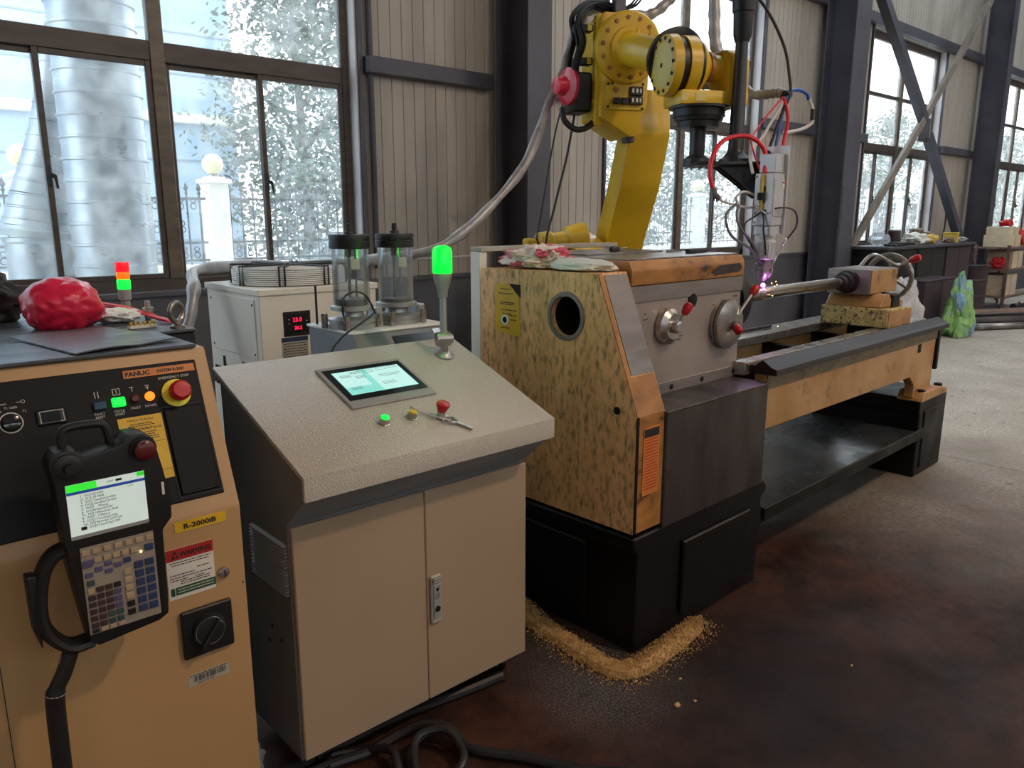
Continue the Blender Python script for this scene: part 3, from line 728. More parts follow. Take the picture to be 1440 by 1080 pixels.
def llines(name, rows, m, par, mx, z, h=.0016):
    b = nb(); rnd = random.Random(int(rows[0][2] * 1e4))
    for x0, x1, y in rows:
        x = x0
        while x < x1:
            w = rnd.uniform(1.5, 5) * h; box(b, (x, y - h * .5, z), (min(x + w, x1), y + h * .5, z + .0004)); x += w + h * .8
    b.transform(mx); o = lp(name, b, m, par); o['kind'] = 'stuff'
llines('small_print', [(.048, .127, .822 - i * .0115) for i in range(17)], M['label_red'], op, FR, .0052, .0042)
EN = MX(((0, 0, -1, 0), (-1, 0, 0, 0), (0, 1, 0, 0), (0, 0, 0, 1)))      # frame on the end face: x to the front, y up, z out
b = nb(); prism(b, [(-.735, 1.335), (-.66, 1.338), (-.595, 1.285), (-.592, 1.135), (-.715, 1.145), (-.735, 1.165)], 'z', 0, .003); b.transform(EN); yl = lp('yellow_chart', b, 'label_yellow', cover)
b = nb(); prism(b, [(-.655, 1.340), (-.592, 1.338), (-.591, 1.288)], 'z', 0, .002); b.transform(EN); lp('chart_corner', b, 'base_black', yl)
b = nb(); rev(b, (-.675, 1.195, .003), (0, 0, 1), [(0, .020), (.003, .020)], 24); b.transform(EN); lp('sight_ring', b, 'white', yl)
b = nb(); rev(b, (-.675, 1.195, .0062), (0, 0, 1), [(0, .012), (.001, .012)], 24); b.transform(EN); lp('sight_hole', b, 'hole', yl)
llines('small_print', [(-.70, -.64, 1.318), (-.715, -.625, 1.30), (-.70, -.62, 1.265), (-.705, -.63, 1.258), (-.70, -.61, 1.235), (-.69, -.64, 1.22), (-.65, -.61, 1.215), (-.645, -.61, 1.198), (-.70, -.65, 1.163)], M['ink'], yl, EN, .0032, .004)
b = nb(); rev(b, (-.098, .925, 0), (0, 0, 1), [(0, .014), (.004, .014), (.006, .008)], 16); b.transform(EN); lp('screw_plug', b, 'base_black', cover)

hb = lp('headstock_body', bx((.165, .205, .47), (.955, .82, 1.345), .004), 'lathe_tan')
fp = lp('front_panel', bx((.168, .194, .905), (.962, .206, 1.342), .003), 'lathe_face')
lp('upper_band', bx((.168, .188, 1.283), (.966, .196, 1.345), .002), 'lathe_grey', fp)
lp('lower_band', bx((.168, .190, .905), (.962, .196, .952), .002), 'lathe_grey', fp)
for x in (.46, .68, .93):
    b = nb(); rev(b, (x, .192, .928), (0, -1, 0), [(0, .011), (.006, .011), (.008, .006)], 12); lp('screw', b, 'base_black', fp)
b = nb(); rev(b, (.585, .196, 1.268), (0, -1, 0), [(0, .030), (.006, .030), (.010, .024)], 28); lp('oil_sight', b, 'hole', fp)
def lever(par, hub, end, r=.009):
    h = V(hub); e = V(end); b = nb(); tube(b, [h, h + (e - h) * .86], r * .8, 10, raw=True); lv = lp('lever', b, 'chrome', par)
    b = nb(); d = (e - h).normalized(); rev(b, e - d * .04, d, [(0, .010), (.008, .015), (.03, .019), (.046, .016), (.052, .006)], 16); lp('red_knob', b, 'red', lv)
d1 = (.405, .195, 1.180); b = nb()
rev(b, d1, (0, -1, 0), [(0, .066), (.008, .073), (.030, .070), (.046, .050), (.047, .026), (.070, .024), (.073, .018)], 40); dial = lp('speed_dial', b, 'chrome', fp)
lever(dial, (.405, .140, 1.180), (.445, .115, 1.262))
d2 = (.825, .195, 1.150); b = nb()
rev(b, d2, (0, -1, 0), [(0, .106), (.020, .106), (.021, .098), (.025, .098), (.026, .106), (.040, .104), (.050, .080), (.055, .040), (.056, .022), (.074, .02)], 48); dial = lp('feed_dial', b, 'steel', fp)
lever(dial, (.86, .145, 1.185), (.975, .13, 1.297)); lever(dial, (.825, .135, 1.15), (.812, .105, 1.125), .006)
llines('panel_marks', [(.26, .29, 1.215), (.265, .28, 1.237), (.26, .30, 1.12), (.49, .53, 1.13), (.49, .52, 1.115), (.735, .76, 1.235), (.90, .93, 1.262), (.73, .745, 1.19)], M['ink'], fp, MX.Translation((0, .194, 0)) @ MX.Rotation(R(90), 4, 'X'), .0003, .004)
b = nb(); prism(b, [(.185, 1.348), (.185, 1.405), (.20, 1.438), (.82, 1.438), (.82, 1.348)], 'x', .172, .965, .006, 2); lid = lp('headstock_lid', b, 'lathe_rust')
b = nb(); prism(b, [(.70, 1.372), (.74, 1.362), (.92, 1.368), (.94, 1.385), (.92, 1.404), (.76, 1.400)], 'y', .1815, .186); lp('bare_patch', b, 'splash', lid)
lp('top_plate', bx((.19, .22, 1.438), (.96, .81, 1.444), .002), 'steel', lid)
lp('splash_box', bx((.166, .0, .458), (.900, .20, .905), .004), 'splash')
lp('box_lid', bx((.162, -.004, .902), (.905, .186, .909), .002), 'splash')
b = nb(); rev(b, (.958, .35, 1.228), (1, 0, 0), [(0, .12), (.02, .165), (.09, .165), (.10, .155), (.10, .05), (.13, .045)], 40); chuck = lp('chuck', b, 'base_black')
for a in (0, 120, 240):
    q = MX.Translation((1.07, .35, 1.228)) @ MX.Rotation(R(a + 20), 4, 'X'); lp('chuck_jaw', box(nb(), (-.02, -.02, .035), (.04, .02, .12), .004, mx=q), 'steel', chuck)
# tailstock
b = nb(); prism(b, [(2.43, .976), (2.77, .976), (2.77, 1.075), (2.43, 1.085)], 'y', .11, .50, .006); tb = lp('tailstock_base', b, 'lathe_pale')
b = nb(); prism(b, [(.109, .978), (.109, 1.07), (.105, 1.07), (.105, .978)], 'x', 2.435, 2.768); lp('front_face', b, 'lathe_tan', tb)
b = nb(); prism(b, [(2.435, 1.087), (2.77, 1.077), (2.77, 1.115), (2.60, 1.125), (2.56, 1.16), (2.50, 1.16)], 'y', .16, .48, .005); lp('tailstock_saddle', b, 'lathe_tan', tb)
lp('clamp_block', bx((2.59, .15, 1.078), (2.70, .24, 1.155), .006), 'base_black', tb)
tbr = lp('tailstock_barrel', bx((2.425, .225, 1.158), (2.815, .475, 1.300), .008, 2), 'lathe_grey')
lp('front_face', bx((2.432, .219, 1.163), (2.81, .226, 1.296), .002), 'lathe_tan', tbr)
b = nb(); rev(b, (2.425, .35, 1.228), (-1, 0, 0), [(0, .066), (.03, .066), (.032, .054), (.075, .054), (.077, .040), (.12, .038), (.122, .028), (.16, .024), (.21, .006)], 28); lp('quill', b, 'way', tbr)
b = nb(); ring(b, (3.06, .36, 1.225), (1, 0, .08), .135, .016, 40, 10)
wh = lp('handwheel', b, 'steel', tbr)
for a in (90, 210, 330):
    b = nb(); tube(b, [(3.06, .36, 1.225), (3.055, .36 + .135 * math.cos(R(a)), 1.225 + .135 * math.sin(R(a)))], .010, 8, raw=True); lp('spoke', b, 'steel', wh)
b = nb(); rev(b, (2.815, .36, 1.228), (1, 0, 0), [(0, .05), (.06, .05), (.062, .02), (.26, .02)], 20); lp('screw_shaft', b, 'steel', tbr)
b = nb(); tube(b, [(2.83, .46, 1.285), (2.87, .42, 1.356), (2.90, .375, 1.360), (2.93, .29, 1.312), (2.96, .26, 1.312), (2.97, .19, 1.342)], .0105, 10, k=3); lv = lp('clamp_lever', b, 'chrome', tbr)
b = nb(); rev(b, (2.965, .215, 1.331), (.02, -.95, .42), [(0, .012), (.01, .019), (.05, .024), (.066, .018), (.07, .006)], 16); lp('red_knob', b, 'red', lv)

# things on and around the lathe
def lt(name, label, cat, l, rz=0.0, group=None): return thing(name, label, cat, LM @ V(l), LA + rz, group)
t = lt('steel_shaft', 'bright round steel shaft being clad between chuck and tailstock', 'shaft', (1.06, .35, 1.228))
b = nb(); rev(b, (0, 0, 0), (1, 0, 0), [(0, .031), (1.19, .031), (1.21, .022)], 32); ob('shaft_body', b, M['bar'], t, local=True)
b = nb()
for i in range(22): ring(b, (.03 + i * .0155, 0, 0), (1, 0, 0), .031, .0026, 32, 5)
o = ob('weld_beads', b, M['steel'], t, local=True); o['kind'] = 'stuff'
def lsolo(name, b, m, label, cat, group=None, **k):
    b.transform(LM); return solo(name, b, M[m], label, cat, group, **k)
b = nb(); crumple(b, (.13, .62, 1.432), (.10, .155, .058), 5, .36, 2.0, 3, .45); lsolo('rag', b, 'rag', 'crumpled pink and white rag on the end of the lathe headstock', 'rag', ang=50)
b = nb(); crumple(b, (.10, .365, 1.418), (.085, .15, .030), 4, .16, 1.8, 5, .4); lsolo('plastic_bag', b, 'white_bag', 'flat white plastic bag on the headstock beside the rag', 'bag', ang=60)
lsolo('steel_sheet', box(nb(), (.28, .50, 1.4445), (.80, .80, 1.450), .001), 'steel', 'loose grey steel sheet on top of the headstock', 'sheet')
t = lt('screwdriver', 'screwdriver with thick black handle on top of the headstock', 'tool', (.56, .58, 1.461), R(20))
b = nb(); rev(b, (-.05, 0, 0), (1, 0, 0), [(0, .006), (.006, .012), (.08, .012), (.10, .008)], 12); ob('handle', b, M['black'], t, local=True)
b = nb(); rev(b, (.05, 0, 0), (1, 0, 0), [(0, .0035), (.11, .0035), (.12, .001)], 8); ob('blade', b, M['chrome'], t, local=True)
t = lt('hex_key_set', 'small steel bracket and keys lying on the headstock lid', 'tool', (.72, .40, 1.445), R(10))
b = nb(); tube(b, [(0, 0, .005), (.09, 0, .005), (.11, .0, .005), (.11, .03, .005)], .004, 6, k=2); ob('key', b, M['chrome'], t, local=True)
b = nb(); tube(b, [(.02, .03, .005), (.12, .04, .005), (.13, .06, .005)], .005, 6, k=2); ob('key', b, M['steel'], t, local=True)
t = lt('torque_bar', 'long black handled bar along the right end of the headstock lid', 'tool', (.80, .34, 1.453), R(6))
b = nb(); rev(b, (0, 0, 0), (1, 0, 0), [(0, .008), (.02, .009), (.12, .009), (.125, .005), (.20, .005)], 10); ob('handle', b, M['black'], t, local=True)
b = nb(); box(b, (-.05, -.014, -.009), (0, .014, .009), .003); ob('head', b, M['black'], t, local=True)
b = nb(); tube(b, [(1.42, .62, .982), (2.02, .60, .982)], .009, 8, raw=True); lsolo('thin_rod', b, 'way', 'thin dark rod lying along the rear way of the bed', 'rod')

t = thing('steel_stand', 'white steel angle frame standing behind the lathe headstock', 'frame', (2.1, 2.53, 0))
b = nb(); prism(b, [(2.085, 2.50), (2.125, 2.50), (2.125, 2.508), (2.093, 2.508), (2.093, 2.56), (2.085, 2.56)], 'z', 0, 1.455, .001); ob('post', b, M['white'], t)
b = nb(); box(b, (2.085, 2.49, 1.456), (2.95, 2.56, 1.475), .002); ob('top_rail', b, M['label_grey'], t)
b = nb(); box(b, (2.91, 2.50, 0), (2.95, 2.56, 1.455), .002); ob('post', b, M['white'], t)

# sawdust around the base
rnd = random.Random(5); vs_, fs_ = [], []
path = smooth_path([V((x, y, 0)) for x, y in ((2.03, 2.18), (1.975, 2.03), (1.96, 1.88), (1.945, 1.74), (1.95, 1.60), (2.03, 1.555), (2.16, 1.56), (2.30, 1.575), (2.44, 1.59))], 8)
for k in range(15000):
    p = path[rnd.randrange(len(path))]; s = rnd.uniform(.002, .0048); d = abs(rnd.gauss(0, .042))
    a = rnd.uniform(0, 6.28); q = V((p.x + d * math.cos(a), p.y + d * math.sin(a), max(0, .040 * (1 - (d / .075) ** 2)) * rnd.uniform(.5, 1)))
    i = len(vs_); u = V((rnd.gauss(0, 1), rnd.gauss(0, 1), rnd.gauss(0, .6))).normalized(); w = u.orthogonal().normalized()
    vs_ += [q + u * s, q - u * s, q + w * s, q + V((0, 0, s))]; fs_ += [(i, i + 1, i + 2), (i, i + 2, i + 3), (i + 1, i + 3, i + 2), (i, i + 3, i + 1)]
me = bpy.data.meshes.new('sawdust'); me.from_pydata([tuple(v) for v in vs_], [], fs_); me.materials.append(M['sawdust'])
o = link('sawdust', me); tag(o, 'pale sawdust heaped along the foot of the black lathe base', 'sawdust'); o['kind'] = 'stuff'
b = nb(); tube(b, [(1.998, 2.2, .0), (1.975, 2.03, .004), (1.96, 1.88, .006), (1.945, 1.74, .008), (1.95, 1.60, .008), (2.03, 1.555, .006), (2.16, 1.56, .006), (2.30, 1.575, .002), (2.42, 1.59, -.004)], .038, 8)
bmesh.ops.scale(b, vec=(1, 1, .8), verts=b.verts); o2 = ob('heap', b, M['sawdust'], o); o2['kind'] = 'stuff'
for i, (x, y, s) in enumerate(((1.955, 1.335, .012), (2.02, 1.31, .007), (2.09, 1.42, .006), (2.62, 1.05, .006))):
    b = nb(); crumple(b, (x, y, s * .5), (s, s * .8, s * .6), 2, .3, 2, i, .8)
    solo('metal_scrap', b, M['sawdust'], 'tiny pale scrap lying on the floor in front of the lathe', 'scrap', 'scraps on the floor')

# ------------------------------------------------------------------ robot controller cabinet
ctl = thing('robot_controller', 'beige robot controller cabinet with sloping black operator panel', 'cabinet', (.25, 1.75, 0))
CX0, CX1 = -.12, .622
b = nb(); prism(b, [(1.552, .06), (1.552, .997), (1.680, 1.324), (1.945, 1.324), (1.945, .06)], 'x', CX0, CX1, .006, 2); ob('housing', b, M['beige'], ctl)
b = nb(); box(b, (CX0 + .03, 1.60, 0), (CX1 - .03, 1.92, .06)); ob('plinth', b, M['black'], ctl)
SLP = face((0, 1.552, .997), math.degrees(math.atan2(.327, .128)))      # sloping panel
FRT = face((0, 1.552, 0), 90)
pn = plate('operator_panel', CX0 + .02, .594, .033, .325, .004, M['panel_black'], ctl, SLP, bev=.002)
fpl = plate('name_plate', .447, .588, .301, .317, .002, M['label_orange'], pn, SLP, z=.004)
text('lettering', 'FANUC', .0125, M['ink'], pn, SLP, .450, .3045, .0062, bold=.0006, sx=1.15)
text('lettering', 'SYSTEM R-30iA', .0085, M['ink'], pn, SLP, .512, .306, .0062, bold=.0003)
b = nb(); rev(b, (.541, .258, .004), (0, 0, 1), [(0, .029), (.004, .029), (.005, .016)], 32); est = ob('stop_ring', b, M['yellow_plastic'], pn, mx=SLP)
b = nb(); rev(b, (.541, .258, .008), (0, 0, 1), [(0, .016), (.016, .016), (.018, .021), (.030, .021), (.036, .016), (.037, .006)], 32); ob('stop_button', b, M['red'], pn, mx=SLP)
text('lettering', 'EMERGENCY STOP', .0075, M['ink_white'], pn, SLP, .543, .2905, .0045, 'CENTER')
def lamp(x, y, w, h, m, rd=False):
    b = nb()
    if rd: rev(b, (x, y, .004), (0, 0, 1), [(0, w), (.005, w), (.007, w * .7)], 20)
    else: box(b, (x - w, y - h, .004), (x + w, y + h, .011), .002)
    ob('indicator_lamp', b, m, pn, mx=SLP)
lamp(.393, .254, .0115, .0085, M['blue_lens']); lamp(.428, .256, .0125, .0095, E_GREEN); lamp(.459, .258, .008, 0, M['dark_red'], True); lamp(.488, .259, .0095, 0, E_ORANGE, True)
for x, y, s in ((.391, .236, 'FAULT\nRESET'), (.427, .236, 'CYCLE\nSTART'), (.458, .238, 'FAULT'), (.487, .238, 'POWER')):
    text('lettering', s, .0065, M['ink_white'], pn, SLP, x, y, .0045, 'CENTER')
b = nb()
for x in (.388, .394): box(b, (x, .270, .004), (x + .0012, .283, .0046), mx=None)
for a, c in (((.421, .271), (.422, .284)), ((.434, .271), (.435, .284)), ((.4275, .273), (.4285, .282)), ((.421, .271), (.427, .272)), ((.429, .271), (.435, .272)), ((.421, .283), (.427, .284)), ((.429, .283), (.435, .284))): box(b, (*a, .004), (*c, .0046))
for x, n in ((.457, 3), (.487, 5)):
    box(b, (x, .274, .004), (x + .0012, .283, .0046)); box(b, (x - .004, .282, .004), (x + .004, .2832, .0046))
    if n == 5: box(b, (x - .004, .278, .004), (x + .004, .279, .0046))
ob('panel_symbols', b, M['ink_white'], pn, mx=SLP)
st = plate('notice_sticker', .419, .503, .088, .222, .0012, M['label_yellow'], pn, SLP, z=.004)
text('lettering', 'FANUC Robotics', .0068, M['ink'], pn, SLP, .461, .2125, .0054, 'CENTER')
text('lettering', 'Call 1-800-IQ-ROBOT in U.S.', .0062, M['ink'], pn, SLP, .461, .1935, .0054, 'CENTER', bold=.0002)
lines('small_print', [(.440, .482, .2065), (.436, .486, .2025), (.434, .488, .188), (.438, .484, .1835), (.432, .490, .179), (.432, .452, .1745), (.456, .490, .1745)], M['ink'], pn, SLP, .0053, .0017)
b = nb(); box(b, (.421, .166, .0052), (.502, .1668, .0055)); box(b, (.421, .106, .0052), (.502, .1068, .0055)); ob('ruled_line', b, M['ink'], pn, mx=SLP)
b = nb(); box(b, (.508, .046, .004), (.586, .228, .009), .002); ob('access_flap', b, M['panel_black'], pn, mx=SLP)
b = nb(); box(b, (.503, .041, .004), (.591, .043, .0055)); box(b, (.503, .231, .004), (.591, .233, .0055)); box(b, (.503, .043, .004), (.5045, .231, .0055)); box(b, (.5895, .043, .004), (.591, .231, .0055)); ob('flap_frame', b, M['rubber'], pn, mx=SLP)
b = nb(); box(b, (.283, .232, .004), (.334, .262, .009), .003); so = ob('service_port', b, M['black'], pn, mx=SLP)
b = nb(); box(b, (.292, .239, .009), (.322, .256, .0105), .001); ob('port_window', b, M['photo'], pn, mx=SLP)
b = nb(); 
for a, c in (((.289, .236), (.290, .259)), ((.328, .236), (.329, .259)), ((.289, .258), (.329, .259)), ((.322, .236), (.329, .237))): box(b, (*a, .009), (*c, .0096))
ob('port_outline', b, M['ink_white'], pn, mx=SLP)
b = nb(); ring(b, (.243, .247, .005), (0, 0, 1), .0185, .0011, 32, 6); ob('dial_ring', b, M['ink_white'], pn, mx=SLP)
b = nb(); rev(b, (.243, .247, .004), (0, 0, 1), [(0, .015), (.008, .014), (.010, .006)], 24); box(b, (.229, .2445, .012), (.257, .2495, .017), .001); ob('mode_switch', b, M['photo'], pn, mx=SLP)
text('lettering', 'AUTO', .006, M['ink_white'], pn, SLP, .215, .268, .0045); text('lettering', 'T1 100%', .006, M['ink_white'], pn, SLP, .236, .273, .0045); text('lettering', 'T2', .006, M['ink_white'], pn, SLP, .264, .264, .0045)
text('lettering', '250mm/s', .0055, M['ink_white'], pn, SLP, .221, .2815, .0045)
b = nb(); ring(b, (.268, .284, .0043), (0, 0, 1), .003, .0005, 14, 5); box(b, (.257, .2836, .004), (.265, .2844, .0046)); ob('key_symbol', b, M['ink_white'], pn, mx=SLP)
# front face
mp_ = plate('model_plate', .483, .588, .970, .992, .0015, M['label_yellow'], ctl, FRT)
text('lettering', 'R-2000iB', .0145, M['ink'], mp_, FRT, .500, .9755, .0018, sx=1.25, bold=.0005)
wl = plate('warning_label', .460, .556, .828, .937, .001, M['label_white'], ctl, FRT)
plate('red_band', .460, .556, .912, .937, .0006, M['label_red'], wl, FRT, z=.001)
text('lettering', 'WARNING', .0150, M['ink'], wl, FRT, .4885, .9185, .0018, sx=.86, bold=.0005)
b = nb(); prism(b, [(.470, .9165), (.486, .9165), (.478, .9335)], 'z', .0016, .0020); ob('warning_triangle', b, M['ink'], wl, mx=FRT)
b = nb(); prism(b, [(.4745, .919), (.4815, .919), (.480, .926), (.476, .926)], 'z', .0020, .0023); ob('warning_mark', b, M['label_red'], wl, mx=FRT)
lines('small_print', [(.466, .550, .907), (.470, .545, .9015), (.520, .545, .887), (.464, .515, .880), (.464, .550, .874), (.464, .500, .8685), (.515, .535, .868), (.485, .545, .864), (.485, .545, .859)], M['ink'], wl, FRT, .0011, .0019)
plate('green_band', .474, .556, .836, .853, .0006, M['label_green'], wl, FRT, z=.001)
plate('green_band', .464, .472, .836, .853, .0006, M['label_green'], wl, FRT, z=.001)
lines('small_print', [(.478, .552, .848), (.478, .552, .842)], M['label_white'], wl, FRT, .0017, .0016)
b = nb(); rev(b, (.573, .858, 0), (0, 0, 1), [(0, .012), (.006, .012), (.010, .010), (.011, .004)], 24); lk = ob('key_lock', b, M['chrome'], ctl, mx=FRT)
b = nb(); box(b, (.5717, .851, .011), (.5743, .865, .0116)); ob('keyhole', b, M['hole'], lk, mx=FRT)
b = nb(); box(b, (.476, .690, 0), (.582, .797, .012), .003); sw = ob('breaker_plate', b, M['black'], ctl, mx=FRT)
b = nb(); rev(b, (.529, .745, .012), (0, 0, 1), [(0, .036), (.010, .034), (.012, .02)], 32); ob('breaker_dial', b, M['rubber'], sw, mx=FRT)
b = nb(); box(b, (-.0065, -.038, .020), (.0065, .030, .036), .003); ob('breaker_handle', b, M['black'], sw, mx=FRT @ MX.Translation((.531, .742, 0)) @ MX.Rotation(R(-38), 4, 'Z'))
b = nb(); ring(b, (.529, .745, .0225), (0, 0, 1), .030, .0007, 40, 5); ob('dial_line', b, M['chrome'], sw, mx=FRT)
bc = plate('asset_label', .481, .569, .621, .647, .0008, M['label_grey'], ctl, FRT)
b = nb(); rnd = random.Random(3); x = .492
while x < .560:
    w = rnd.choice((.0008, .0012, .002)); box(b, (x, .629, .0008), (x + w, .6415, .0011)); x += w + rnd.choice((.0008, .0012, .0018))
ob('barcode', b, M['ink'], bc, mx=FRT)
text('lettering', 'E00173187', .0062, M['ink'], bc, FRT, .500, .6225, .001, sx=1.3)
lines('small_print', [(.484, .566, .6445)], M['ink'], bc, FRT, .0009, .0018)
b = nb(); box(b, (.16, -.0005, .0), (.1612, .90, .0012)); ob('door_edge', b, M['rubber'], ctl, mx=FRT)
for z in (.33, .82):
    b = nb(); rev(b, (.615, z, 0), (0, 0, 1), [(0, .003), (.0015, .002)], 10); ob('rivet', b, M['chrome'], ctl, mx=FRT)

# things on the controller
tp = thing('rubber_mat', 'black rubber sheet covering the top of the robot controller', 'mat', (.25, 1.8, 1.3245))
b = nb(); box(b, (CX0, 1.672, 1.3245), (.603, 1.945, 1.3325), .003); ob('sheet', b, M['mat_grey'], tp)
def curved_sheet(name, pts, z, lift, m, label, cat, t=.003):
    b = nb(); n = 10; q = [V(p) for p in pts]; top = []
    for i in range(n + 1):
        row = []
        for j in range(n + 1):
            u, v = i / n, j / n; p = (q[0] * (1 - u) + q[1] * u) * (1 - v) + (q[3] * (1 - u) + q[2] * u) * v
            row.append(V((p.x, p.y, z + t + lift(u, v))))
        top.append(row)
    A = [[b.verts.new(p) for p in r] for r in top]; B = [[b.verts.new(p - V((0, 0, t))) for p in r] for r in top]
    for i in range(n):
        for j in range(n):
            b.faces.new((A[i][j], A[i + 1][j], A[i + 1][j + 1], A[i][j + 1])); b.faces.new((B[i][j], B[i][j + 1], B[i + 1][j + 1], B[i + 1][j]))
    for i in range(n):
        for X, Y in (((i, 0), (i + 1, 0)), ((i + 1, n), (i, n)), ((0, i + 1), (0, i)), ((n, i), (n, i + 1))):
            b.faces.new((A[X[0]][X[1]], B[X[0]][X[1]], B[Y[0]][Y[1]], A[Y[0]][Y[1]]))
    bmesh.ops.recalc_face_normals(b, faces=b.faces)
    return solo(name, b, m, label, cat)
curved_sheet('rubber_sheet', [(.318, 2.02, 0), (.372, 1.685, 0), (.585, 1.735, 0), (.515, 2.06, 0)], 1.334, lambda u, v: .004 * abs(math.sin(5 * v)) * (1 if u > .5 else .6), M['mat_grey'], 'loose folded grey rubber sheet lying on the controller mat', 'sheet')

cab = thing('power_cabinet', 'dark cabinet behind the robot controller with an eye bolt on its corner', 'cabinet', (.1, 2.3, 0))
b = nb(); box(b, (-.6, 1.955, .0), (.705, 2.72, 1.318), .004); ob('housing', b, M['black'], cab)
b = nb(); box(b, (-.6, 1.952, 1.319), (.708, 2.72, 1.326), .002); ob('top_sheet', b, M['mat_grey'], cab)
b = nb(); rev(b, (.675, 1.992, 1.326), (0, 0, 1), [(0, .018), (.006, .018), (.010, .010), (.022, .009)], 20); eb = ob('eye_bolt', b, M['steel'], cab)
b = nb(); ring(b, (.675, 1.992, 1.366), (.5, -.86, 0), .023, .0065, 28, 10); ob('eye_ring', b, M['steel'], eb)

tl = thing('signal_tower', 'small red amber and green signal tower on the cabinet behind the controller', 'lamp', (.655, 2.33, 1.326))
for z0, z1, m in ((.075, .103, E_GREEN), (.103, .123, E_TORANGE), (.123, .150, E_TRED)):
    b = nb(); rev(b, (.655, 2.33, 1.326 + z0 + .0005), (0, 0, 1), [(0, .0165), (.003, .0175), (z1 - z0 - .004, .0175), (z1 - z0 - .001, .0165)], 24); ob('lens', b, m, tl)
b = nb(); rev(b, (.655, 2.33, 1.326), (0, 0, 1), [(0, .022), (.006, .022), (.008, .012), (.045, .012), (.047, .0165), (.075, .0165)], 24); ob('base', b, M['film'] if 0 else M['grey_plastic'], tl)

b = nb(); crumple(b, (.472, 2.20, 1.376), (.092, .085, .074), 5, .13, 1.05, 9, .68, tip=lambda p: V((p.x * (1 + .12 * p.z), p.y, p.z)))
solo('plastic_bag', b, M['crimson'], 'bulging crimson plastic bag behind the robot controller', 'bag', ang=40)
b = nb(); crumple(b, (.33, 2.42, 1.385), (.10, .07, .075), 4, .25, 2.2, 12, .78); solo('cloth_bundle', b, M['rubber'], 'dark bundle tucked behind the crimson plastic bag', 'bundle')
b = nb(); crumple(b, (.18, 2.33, 1.345), (.10, .09, .022), 4, .35, 2.4, 14, .8); solo('paper_wad', b, M['label_white'], 'crumpled pale paper beside the crimson bag', 'paper')
b = nb(); crumple(b, (.595, 2.22, 1.343), (.055, .06, .018), 4, .35, 2.4, 15, .8); solo('plastic_wrap', b, M['white'], 'crumpled white wrapping beside the red straps', 'wrapping')
for i, (dx, dz) in enumerate(((0, .030), (.012, .018), (.030, .006))):
    b = nb(); P = smooth_path([(.575 + dx * .5, 2.35 - dx, 1.345 + dz * .8), (.635 + dx, 2.25 - dx, 1.342 + dz * .5), (.668 + dx * .4, 2.17 - dx, 1.331 + dz * .3), (.690, 2.09 - dx, 1.330 + dz * .12)], 6)
    vs2 = []
    for p in P: vs2.append([b.verts.new(p + V(o_)) for o_ in ((-.009, 0, 0), (.009, .006, 0), (.009, .006, .003), (-.009, 0, .003))])
    for A, B in zip(vs2, vs2[1:]):
        for j in range(4): b.faces.new((A[j], A[(j + 1) % 4], B[(j + 1) % 4], B[j]))
    b.faces.new(vs2[0][::-1]); b.faces.new(vs2[-1]); bmesh.ops.recalc_face_normals(b, faces=b.faces)
    solo('strap', b, M['pink_red'], ('uppermost red woven strap looped beside the signal tower', 'middle red woven strap of three beside the signal tower', 'lowest red woven strap of three beside the signal tower')[i], 'strap', 'red straps on the cabinet')
t = thing('terminal_strip', 'small brass terminal strip lying in front of the red straps', 'connector', (.60, 2.03, 1.327))
b = nb(); box(b, (.575, 2.035, 1.327), (.640, 2.055, 1.334), .001); ob('base', b, M['label_white'], t)
for k in range(6):
    b = nb(); cyl(b, (.580 + k * .011, 2.040, 1.334), (.580 + k * .011, 2.040, 1.344), .0035, n=10); ob('terminal', b, M['gold'], t)
t = thing('cable_gland', 'small chromed cable gland standing behind the red straps', 'connector', (.675, 2.21, 1.327))
b = nb(); rev(b, (.675, 2.21, 1.327), (0, 0, 1), [(0, .010), (.02, .010), (.021, .014), (.032, .014), (.033, .008), (.050, .007)], 16); ob('body', b, M['chrome'], t)

# ------------------------------------------------------------------ teach pendant
pd = thing('teach_pendant', 'black teach pendant with lit screen and keypad hung on the controller front', 'remote control', (.34, 1.47, .85))
PF = face((0, 1.437, 0), 90)
b = nb(); prism(b, [(.262, 1.145), (.256, 1.19), (.268, 1.212), (.298, 1.212), (.310, 1.195), (.372, 1.206), (.384, 1.222), (.410, 1.220), (.428, 1.206), (.438, 1.15), (.448, 1.09), (.446, 1.05), (.428, 1.03), (.426, .905), (.424, .862), (.405, .853), (.300, .842), (.288, .852), (.268, 1.01)], 'z', -.055, 0, .006, 2)
ob('body', b, M['black'], pd, mx=PF)
b = nb(); tube(b, [(.272, 1.030, -.03), (.250, 1.022, -.03), (.232, .995, -.03), (.222, .950, -.03), (.222, .905, -.03), (.236, .870, -.03), (.262, .846, -.03), (.295, .846, -.03)], .0125, 10, k=5)
for v in b.verts: v.co.z = -.03 + (v.co.z + .03) * 1.9
ob('hand_strap', b, M['rubber'], pd, mx=PF)
b = nb(); prism(b, [(.205, 1.000), (.222, .998), (.216, .86), (.206, .90)], 'z', -.045, -.015, .003); ob('strap_flap', b, M['rubber'], pd, mx=PF)
b = nb(); tube(b, [(.286, 1.205, -.03), (.288, 1.235, -.03), (.30, 1.244, -.03), (.34, 1.244, -.03), (.356, 1.236, -.03), (.362, 1.205, -.03)], .0075, 10, k=4); ob('carry_handle', b, M['rubber'], pd, mx=PF)
b = nb(); rev(b, (.284, 1.184, 0), (0, 0, 1), [(-.02, .023), (.008, .022), (.012, .016), (.012, .009), (.022, .008)], 24); ob('enable_switch', b, M['rubber'], pd, mx=PF)
